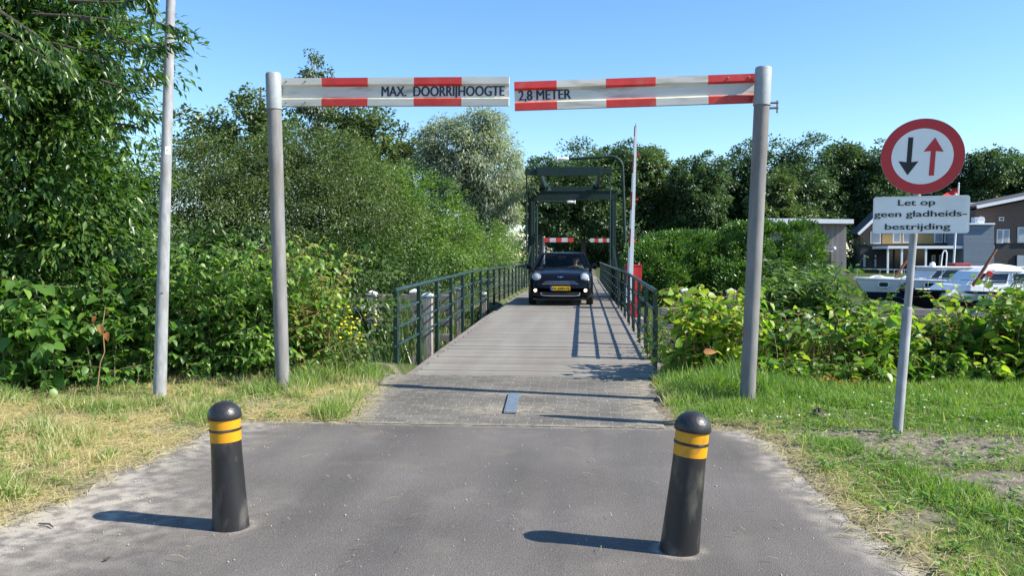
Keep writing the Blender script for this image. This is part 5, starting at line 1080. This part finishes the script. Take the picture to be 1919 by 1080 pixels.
willow('rounded bright green willow bush sloping down towards the railing', [(700, 370, 23.5, 1.6, 1.1), (760, 385, 23.5, 1.4, 1.0), (810, 420, 23.5, 1.2, .9), (720, 440, 22.5, 2.0, 1.4), (800, 470, 22.5, 1.6, 1.0), (850, 475, 23, 1.0, .8)], 'bright', 760, 23)
willow('light green bank scrub between the bright willow and the portal post', [(880, 480, 27, 1.2, .6), (925, 480, 29, 1., .55), (900, 450, 30, 1.2, .8)], 'bright', 260, 28)
willow('dark low scrub behind the fender posts', [(690, 500, 20, 1.3, .8), (740, 510, 20, 1.2, .7), (640, 500, 19, 1.2, .9), (790, 520, 22, 1., .6)], 'dark', 260, 20)

# --- clipped laurel hedge beyond the water
def hedge(label, spec, n):
    B = lobes(spec); c = np.mean(np.array(B), 0)
    return tree('laurel_hedge', label, B, n, .24, 58, 'diamond', .105, .052, LM['laurel'], (c[0], c[1], 0), r0=.06, cat='hedge', group='laurel hedge beyond the water', ground=-.1, inner=.25, shell=.88, back=.6, droop=-.3, box=5)
hedge('rounded clipped laurel hedge nearest the red cabinet', [(1225, 515, 25, .85, .95, 2.), (1262, 505, 25.5, .9, 1.08, 2.), (1318, 505, 26, 1.15, 1.12, 2.)], 900)
hedge('taller laurel hedge block before the boarded shed', [(1412, 495, 25, .95, 1.2, 1.8), (1470, 494, 25.5, .82, 1.22, 1.8), (1375, 540, 24, .8, .8, 1.5)], 900)

# --- left verge: big tree and broad leaved bushes
tree('cherry_tree', 'big glossy leaved tree filling the corner behind the straw verge', lobes([(60, 120, 9.3, 1.5, 1.2), (105, 60, 9.6, .85, .9), (112, 200, 9.8, .6, .9), (40, 330, 9.2, 1.3, 1.0), (140, 330, 9.7, .75, .8), (-60, 220, 9.4, 1.5, 1.3), (80, -70, 9.6, 1.1, .9), (-80, -40, 9.4, 1.6, 1.2), (200, 425, 9.8, .65, .7), (100, 450, 9.4, 1.2, .8), (10, 520, 9.2, 1.1, .8), (130, 110, 9.8, .5, .6)]), 1500, .26, 46, 'lance', .115, .042, LM['cherry'], (*at(60, 700, 9.6).xy, 0), at(80, -20, 9.5), .12, ground=.05, limb_n=26, shell=.5, back=.55)
def hanging_branch():
    """an overhanging bough with long drooping leaves"""
    a = at(60, 30, 8.3); t = thing('overhanging_branch', (a.x, a.y, a.z), 'long leaved bough reaching out past the lamp post', 'branch'); mb = MB(); P = []; D = []
    paths = [[(60, 25, 8.3), (150, 30, 7.9), (240, 40, 7.6), (310, 45, 7.5), (355, 62, 7.5)], [(150, 30, 7.9), (220, 75, 7.7), (290, 90, 7.6), (340, 75, 7.6)], [(100, 80, 8.2), (180, 100, 7.9), (230, 130, 7.8), (300, 140, 7.8)],
             [(130, 0, 8.1), (220, 5, 7.8), (280, -5, 7.7), (285, 20, 7.7)], [(0, 20, 7.6), (60, 60, 7.3), (110, 95, 7.1), (135, 120, 7.)], [(0, 60, 7.9), (90, 110, 7.6), (130, 150, 7.5)], [(190, 150, 8.4), (250, 170, 8.3), (300, 135, 8.3)],
             [(200, 230, 8.6), (250, 235, 8.5), (290, 212, 8.5)], [(215, 170, 8.6), (245, 190, 8.5), (262, 205, 8.5)], [(-20, 140, 7.8), (20, 170, 7.6), (25, 190, 7.6)]]
    for k, ph in enumerate(paths):
        q = [np.array(at(*x)) for x in ph]; q = np.array(q); s = np.linspace(0, len(q) - 1, 40); w = np.stack([np.interp(s, range(len(q)), q[:, i]) for i in range(3)], 1)
        mb.tube(w[::4], [.016 * (1 - .8 * i / 10) for i in range(len(w[::4]))], 5)
        tg = unit(np.gradient(w, axis=0)); n = 3 if k < 4 else 2
        for j in range(6, 40):
            for _ in range(n):
                P.append(w[j] + rng.normal(0, .025, 3)); d = tg[j] * .5 + rng.normal(0, .4, 3); d[2] -= .75; D.append(d)
    n = len(P); N = rng.normal(0, .5, (n, 3)); N[:, 2] += .3
    leaves('foliage', np.array(P), np.array(D), N, .125 * rng.uniform(.6, 1.2, n), .034, .5 + .2 * rng.normal(size=n), 'lance', LM['cherry'], t); mb.build('bough', M['bark'], t, smooth=True)
hanging_branch()
def bases(px0, px1, py, d0, d1, n):
    out = []
    for i in range(n):
        px = rng.uniform(px0, px1); d = rng.uniform(d0, d1); p = at(px, py, d); out.append((p.x, p.y, -.02))
    return out
def bushset(name, label, px0, px1, d0, d1, n, h0, h1, leaf, wd, mat, **kw):
    B = bases(px0, px1, 700, d0, d1, n); return stems_plant(name, label, B, rng.uniform(h0, h1, n), leaf, wd, LM[mat], **kw)
bushset('broadleaf_bush', 'heart leaved bush in the near corner below the big tree', -130, 120, 8.2, 9.0, 44, .9, 1.75, .135, .85, 'ivy', cat='bush', twigs=8, gap=.05, tl=.6, droop=.9)
bushset('broadleaf_bush', 'heart leaved bush beside the withered stem, left of the lamp post', 110, 290, 8.6, 9.5, 40, .9, 1.85, .115, .8, 'ivy', cat='bush', twigs=8, gap=.045, tl=.55, droop=.8)
bushset('dogwood_bush', 'leafy dogwood bush behind the lamp post foot', 285, 420, 9.0, 10.0, 44, 1.2, 2.15, .10, .62, 'ivy', cat='bush', twigs=9, gap=.042, tl=.5, droop=.8, yellow=.2)
bushset('dogwood_bush', 'leafy dogwood bush between the lamp post and the left barrier post', 400, 530, 9.1, 10.2, 44, 1.2, 2.0, .10, .62, 'ivy', cat='bush', twigs=9, gap=.042, tl=.5, droop=.8, yellow=.2)
bushset('dogwood_bush', 'tall reddish tipped dogwood bush just right of the left barrier post', 530, 620, 9.4, 10.3, 34, 1.2, 2.05, .09, .6, 'ivy', cat='bush', twigs=9, gap=.042, tl=.45, droop=.8, yellow=.35, stem='red_stem')
bushset('dogwood_bush', 'lower dogwood bush sloping towards the yellow flowers', 570, 648, 9.6, 10.6, 32, .7, 1.3, .085, .6, 'knot', cat='bush', twigs=8, gap=.045, tl=.4, droop=.6)
for px, lab in ((60, 'dense filler shrub deep under the big tree'), (330, 'dark shrub deep behind the dogwood by the lamp post'), (455, 'dark shrub deep behind the left barrier post')):
    p = at(px, 560, 11.3); tree('shrub', lab, [(p.x, p.y, .9, 1.5, .7, .9), (p.x - 1.2, p.y, .8, 1.2, .7, .9), (p.x + 1.2, p.y, .7, 1.1, .7, .8)], 240, .3, 34, 'diamond', .11, .06, LM['dark'], (p.x, p.y, -.1), r0=.05, cat='shrub', ground=-.1, limb_n=8)
# yellow flowering weeds at the railing foot
def flowers(label, px, d, n, h):
    B = [(at(px + rng.uniform(-32, 32), 690, d + rng.uniform(-.3, .3))) for _ in range(n)]; B = [(b_.x, b_.y, -.05) for b_ in B]
    t = stems_plant('ragwort', label, B, rng.uniform(h * .65, h, n), .07, .38, LM['reed'], cat='plant', twigs=3, gap=.05, tl=.25, group='yellow flowering weeds by the railing')
    mb = MB()
    for b_ in B:
        for _ in range(2):
            x, y, z = b_[0] + rng.normal(0, .07), b_[1] + rng.normal(0, .07), h * rng.uniform(.55, 1.0); mb = MB(); mb.lathe([(.006, -.01), (.017, .0), (.014, .006), (.0, .009)], 7, (x, y, z), (rng.normal(0, .3), -.4, 1)); mb.build('flower_head', M['flower'], t)
M['flower'] = pm('yellow_petals', (.75, .5, .01), .6, 0, .1)
flowers('yellow flowering weed close to the left barrier post', 640, 9.6, 9, .85)
flowers('yellow flowering weed against the end of the railing', 672, 9.9, 9, .75)
bushset('broadleaf_weed', 'light green weed at the first railing post foot', 600, 690, 9.5, 10.3, 24, .3, .6, .075, .6, 'knot', cat='plant', twigs=3, gap=.045, tl=.3)
# withered climber stem
def climber():
    a = at(178, 700, 7.75); a.z = 0; t = thing('withered_climber', (a.x, a.y, 0), 'thin brown withered climber stem with a dried leaf before the heart leaved bush', 'plant'); d = a.dot(FWD)
    pts = [Vector((a.x, a.y, 0))] + [at(x, y, d) for x, y in ((188, 680), (196, 660), (194, 635), (192, 610), (196, 585), (197, 575))]
    mb = MB(); mb.tube(pts, [.006, .006, .005, .005, .0045, .004, .003], 6); mb.build('stem', M['dry_stem'], t, smooth=True)
    P = np.array([at(188, 608, d - .03), at(200, 622, d - .03), at(180, 592, d)]); leaves('dry_leaf', P, np.array([(.3, -.2, -1.), (.2, -.3, -.8), (-.3, -.2, -.7)]), np.array([(0, -1., .2)] * 3), np.array([.12, .1, .09]), np.array([.08, .07, .05]), np.array([.9, .6, .4]), 'ovate', LM['dead'], t)
climber()

# --- right verge: knotweed
bushset('knotweed', 'yellow green knotweed clump between the railing and the right barrier post', 1265, 1395, 9.2, 10.2, 42, .85, 1.35, .15, .74, 'knot', cat='knotweed', twigs=5, gap=.06, yellow=.55, stem='red_stem', tl=.45, group='knotweed along the bank')
bushset('knotweed', 'low dark knotweed just beyond the right barrier post foot', 1420, 1540, 9.3, 10.2, 28, .6, 1.0, .145, .74, 'knot', cat='knotweed', twigs=5, gap=.06, stem='red_stem', tl=.4, group='knotweed along the bank')
bushset('glossy_shrub', 'tall glossy leaved shrub rising beside the right barrier post', 1440, 1560, 11.2, 12.2, 36, 1.2, 1.75, .135, .55, 'bright', cat='shrub', twigs=9, gap=.045, tl=.5, droop=.1)
bushset('glossy_shrub', 'glossy leaved shrub before the navy hull', 1530, 1670, 11.0, 11.8, 30, .85, 1.25, .13, .55, 'bright', cat='shrub', twigs=8, gap=.045, tl=.45, droop=.1)
bushset('knotweed', 'knotweed clump directly before the sign pole', 1560, 1690, 8.9, 9.8, 40, .65, 1.08, .155, .74, 'knot', cat='knotweed', twigs=5, gap=.06, yellow=.25, stem='red_stem', tl=.45, group='knotweed along the bank')
bushset('knotweed', 'knotweed clump beside the sign pole, below the black hull', 1695, 1800, 9.0, 9.9, 38, .6, .92, .15, .74, 'knot', cat='knotweed', twigs=5, gap=.06, yellow=.2, stem='red_stem', tl=.45, group='knotweed along the bank')
bushset('knotweed', 'tallest knotweed clump before the white boat cabin', 1790, 1930, 9.0, 10.0, 48, .7, 1.5, .155, .74, 'knot', cat='knotweed', twigs=5, gap=.06, yellow=.2, stem='red_stem', tl=.45, group='knotweed along the bank')
bushset('knotweed', 'knotweed clump at the outer edge, past the tallest clump', 1910, 2080, 8.8, 9.8, 34, .7, 1.1, .155, .74, 'knot', cat='knotweed', twigs=5, gap=.06, yellow=.1, stem='red_stem', tl=.45, group='knotweed along the bank')
for a_, b_, lab_ in ((1425, 1550, 'ankle high leafy shoots before the low dark knotweed'), (1550, 1670, 'ankle high leafy shoots at the knotweed foot, between barrier post and sign pole'), (1700, 1810, 'ankle high leafy shoots at the knotweed foot just past the sign pole'), (1810, 1950, 'ankle high leafy shoots under the tallest knotweed clump')):
    bushset('knotweed_shoots', lab_, a_, b_, 8.65, 9.1, 30, .22, .5, .12, .74, 'knot', cat='knotweed', twigs=3, gap=.05, yellow=.2, stem='twig', tl=.3, group='leafy shoots along the bank')
bushset('broadleaf_weed', 'weed pushing through the bars of the railing end by the knotweed', 1212, 1240, 10.9, 12.2, 14, .35, .8, .09, .6, 'knot', cat='plant', twigs=3, gap=.06, tl=.35)
for px, py, d, n, nm in ((1440, 722, 8.85, 34, 'orange withered shoot lying at the right barrier post foot'), (1590, 738, 8.6, 30, 'orange withered shoot lying before the knotweed near the sign pole')):
    p = at(px, py, d); t = thing('withered_shoot', (p.x, p.y, 0), nm, 'dead leaves'); P = np.array([(p.x + rng.normal(0, .17), p.y + rng.normal(0, .08), .04 + abs(rng.normal(0, .07))) for _ in range(n)]); leaves('dead_leaves', P, rnd_dir(n) * np.array([1, 1, .4]), rnd_dir(n) + np.array([0, 0, .6]), .08 * rng.uniform(.6, 1.2, n), .04, rng.random(n), 'ovate', LM['dead'], t)
    mb = MB(); mb.tube([(p.x - .25, p.y, .02), (p.x, p.y + .03, .06), (p.x + .25, p.y - .02, .05)], .007, 5); mb.build('stem', M['red_stem'], t)
p = at(1318, 660, 8.95); t = thing('orange_leaf', (p.x, p.y, p.z), 'single pale orange leaf hanging on the yellow green knotweed', 'leaf'); leaves('leaf_blade', np.array([p]), np.array([(1., -.1, .05)]), np.array([(0, -1., .5)]), np.array([.15]), np.array([.09]), np.array([.85]), 'ovate', LM['dead'], t)

# --- reeds beyond the railing, dock seed heads, verge grass
def blades(name, P, H, wd, T, mat, parent=None, kind=None, lean=.35):
    n = len(P); D = rng.normal(0, lean, (n, 3)); D[:, 2] = 1; N = rnd_dir(n); N[:, 2] *= .2
    return leaves(name, P, D, N, H, wd, T, 'blade', mat, parent, kind)
n = 2600; px = rng.uniform(700, 985, n); d = rng.uniform(14.5, 30, n); P = np.array([np.array(at(a, 560, b_)) for a, b_ in zip(px, d)]); P[:, 2] = -.6 + rng.normal(0, .1, n); k = P[:, 0] < -2.9; P = P[k]
blades('reeds', P, rng.uniform(.7, 1.5, len(P)), .022, .5 + .25 * rng.normal(size=len(P)), LM['reed'], None, 'stuff', .18)
n = 110; P = np.stack([rng.normal(0, .25, n) + at(1540, 700, 9.).x, rng.normal(0, .12, n) + at(1540, 700, 9.).y, np.zeros(n)], 1)
t = thing('seeding_dock', (P[:, 0].mean(), P[:, 1].mean(), 0), 'brownish tuft of seeding grass at the foot of the knotweed', 'plant'); blades('seed_stalks', P, rng.uniform(.3, .7, n), .008, .2 + .25 * rng.random(n), LM['seed'], t, None, .25)

def grass(name, x0, x1, y0, y1, n, hfun, tfun, dens, wd, lean=.45):
    x = rng.uniform(x0, x1, n); y = rng.uniform(y0, y1, n); m = road_in(x, y); keep = (m < rng.uniform(-.16, .02, n)) & (rng.random(n) < dens(x, y, m)); x, y, m = x[keep], y[keep], m[keep]
    P = np.stack([x, y, gz(x, y) - .004], 1); H = hfun(x, y, m) * rng.uniform(.5, 1.3, len(x)); T = tfun(x, y, m)
    return blades(name, P, H, wd * (.5 + .5 * np.minimum(H / .08, 1.6)), T, LM['grass'], None, 'stuff', lean)
def tuft(x, y): return sstep(.48, .72, fbm(x * 2.3 + 9, y * 2.3, 51))
# left verge
def ltint(x, y, m): return np.clip(.62 - .62 * dryness(x, y) * (1 - .58 * tuft(x, y)) + .16 * rng.normal(size=len(x)), 0, 1)
grass('verge_grass', -9, -1.4, 2.6, 9.4, 130000, lambda x, y, m: .05 + .13 * tuft(x, y) + .06 * sstep(7.6, 9, y), ltint, lambda x, y, m: np.clip((.5 + .7 * tuft(x, y)) * (1 - .75 * bare(x, y)), .05, 1), .0065)
# straw lying on the left verge and along the asphalt edges
def straw(name, x0, x1, y0, y1, n, dens):
    x = rng.uniform(x0, x1, n); y = rng.uniform(y0, y1, n); m = road_in(x, y); keep = (m < .10 * rng.random(n)) & (rng.random(n) < dens(x, y, m)); x, y = x[keep], y[keep]; k = len(x)
    P = np.stack([x, y, np.maximum(gz(x, y), .0) + rng.uniform(.008, .035, k)], 1); D = rng.normal(size=(k, 3)); D[:, 2] *= .12; N = rng.normal(0, .3, (k, 3)); N[:, 2] += 1
    return leaves(name, P, D, N, rng.uniform(.06, .22, k), .0045, np.clip(.06 + .09 * rng.normal(size=k), 0, .3), 'blade', LM['grass'], None, 'stuff')
straw('straw', -8, -1.3, 2.6, 8.8, 60000, lambda x, y, m: dryness(x, y) * (1 - .55 * tuft(x, y)))
straw('dry_grass_clippings', 1.0, 5., 2.2, 8., 22000, lambda x, y, m: np.clip(sstep(-.5, -.05, m) * .9 + .10, 0, 1))
n = 160; x = rng.uniform(-3.4, 2.4, n); y = rng.uniform(2.2, 9.2, n); k = road_in(x, y) > .1; x, y = x[k], y[k]; k = len(x); D = rng.normal(size=(k, 3)); D[:, 2] = .02; N = rng.normal(0, .1, (k, 3)); N[:, 2] += 1
leaves('scattered_straw', np.stack([x, y, np.full(k, .03)], 1), D, N, rng.uniform(.03, .12, k), .0045, np.clip(.1 + .1 * rng.normal(size=k), 0, .35), 'blade', LM['grass'], None, 'stuff')
# right verge
def rtint(x, y, m): return np.clip(.66 + .1 * (fbm(x, y, 61) - .5) * 4 - .45 * sstep(-.3, -.05, m) * rng.random(len(x)) - .45 * np.clip(bare(x, y), 0, 1) * rng.random(len(x)) + .15 * rng.normal(size=len(x)), 0, 1)
grass('lawn_grass', .8, 8.5, 2.2, 9.6, 260000, lambda x, y, m: .035 + .06 * tuft(x, y) + .07 * sstep(7.4, 8.6, y) + .05 * np.exp(-((x - 1.6) / .8) ** 2 - ((y - 8.3) / .9) ** 2), rtint, lambda x, y, m: np.clip(1 - 1.15 * bare(x, y), .06, 1), .006)
grass('long_grass', .95, 1.9, 8.2, 11.4, 7000, lambda x, y, m: .16 + .16 * tuft(x, y), rtint, lambda x, y, m: .9 + 0 * x, .009)
grass('rail_side_weeds', -2.55, -1.95, 9.5, 17, 5200, lambda x, y, m: .05 + .10 * tuft(x, y), lambda x, y, m: np.clip(.5 + .25 * rng.normal(size=len(x)), 0, 1), lambda x, y, m: tuft(x * 2, y) * .9 + .1, .008)
def flat_weeds(name, x0, x1, y0, y1, n):
    c = int(n / 9); cx = rng.uniform(x0, x1, c); cy = rng.uniform(y0, y1, c); k = (road_in(cx, cy) < -.05); cx, cy = cx[k], cy[k]; i = np.repeat(np.arange(len(cx)), 9); a = rng.uniform(0, 6.28, len(i)); r_ = rng.uniform(0, .04, len(i))
    P = np.stack([cx[i] + r_ * np.cos(a), cy[i] + r_ * np.sin(a), gz(cx[i], cy[i]) + rng.uniform(.01, .05, len(i))], 1); D = np.stack([np.cos(a), np.sin(a), rng.uniform(.1, .9, len(i))], 1); N = rng.normal(0, .3, (len(i), 3)); N[:, 2] += 1
    return leaves(name, P, D, N, rng.uniform(.02, .06, len(i)), .02, np.clip(.75 + .15 * rng.normal(size=len(i)), 0, 1), 'ovate', LM['grass'], None, 'stuff')
flat_weeds('verge_weeds', 1.5, 6, 2.2, 8.5, 8000); flat_weeds('straw_verge_weeds', -7, -2.2, 2.8, 8.8, 4200)
def daisies():
    n = 50; x = rng.uniform(1.3, 6, n); y = rng.uniform(6.9, 8.6, n); mb = MB()
    for a, b_ in zip(x, y):
        if road_in(np.array(a), np.array(b_)) < -.1: mb.lathe([(.003, -.004), (.008, 0), (.007, .003), (0, .005)], 7, (a, b_, float(gz(np.array(a), np.array(b_))) + rng.uniform(.05, .09)), (rng.normal(0, .3), -.4, 1))
    o = mb.build('daisies', M['white_paint']); o['kind'] = 'stuff'
daisies()
# grit, twigs and soil clods
def grit():
    n = 900; y = 2 + 4.7 * rng.random(n) ** 1.2; f = rng.random(n); x = AL(y) + (AR(y) - AL(y)) * np.where(rng.random(n) < .5, f, np.where(f < .5, f ** 2.5, 1 - (1 - f) ** 2.5)); mb = MB()
    for a, b_ in zip(x, y):
        s = min(.0032 * math.exp(rng.normal(0, .4)), .006); r_ = rng.uniform(.6, 1.3, 6); mb.add([(a + s * r_[0], b_, .009), (a, b_ + s * r_[1], .009), (a - s * r_[2], b_, .009), (a, b_ - s * r_[3], .009), (a, b_, .009 + s * r_[4]), (a, b_, .002)], [(0, 1, 4), (1, 2, 4), (2, 3, 4), (3, 0, 4), (1, 0, 5), (2, 1, 5), (3, 2, 5), (0, 3, 5)])
    mb.build('grit', pm('pale_grit', (.36, .34, .31), .9, 0, .3, 40))['kind'] = 'stuff'
grit()
def clod(label, px, py, w_, h_):
    p = G(px, py); mb = MB(); n_, m_ = 22, 9; rings = []
    for j in range(m_):
        f = j / (m_ - 1); rings.append([(p.x + w_ * (1 - f ** 1.6) * math.cos(a) * (1 + .25 * math.sin(3 * a + px) + .12 * math.sin(7 * a)), p.y + w_ * .6 * (1 - f ** 1.6) * math.sin(a) * (1 + .2 * math.cos(4 * a)), -.02 + h_ * f * (1 + .2 * math.sin(5 * a + j))) for a in [2 * math.pi * i / n_ for i in range(n_)]])
    mb.loft(rings); return tag(mb.build('soil_clod', pm('dark_soil', (.085, .07, .06), .95, 0, .35, 30, .9, 40), None, smooth=True), label, 'soil')
clod('dark soil clod in the bare patch nearer the barrier post', 1533, 782, .12, .09); clod('low dark soil clod in the bare patch nearer the sign pole', 1580, 790, .17, .06)
def stick(label, a, b_):
    p, q = G(*a), G(*b_); p.z = q.z = .014; mb = MB(); m = p.lerp(q, .5) + Vector((.01, .012, .004)); mb.tube([p, p.lerp(m, .5), m, q], [.005, .006, .005, .003], 6); tag(mb.build('twig', M['bark'], None, smooth=True), label, 'twig')
stick('dark twig on the sandy asphalt corner before the straw verge', (73, 987), (100, 994))
stick('small twig on the asphalt between the sandy edge and the bollard shadow', (195, 1056), (203, 1053))
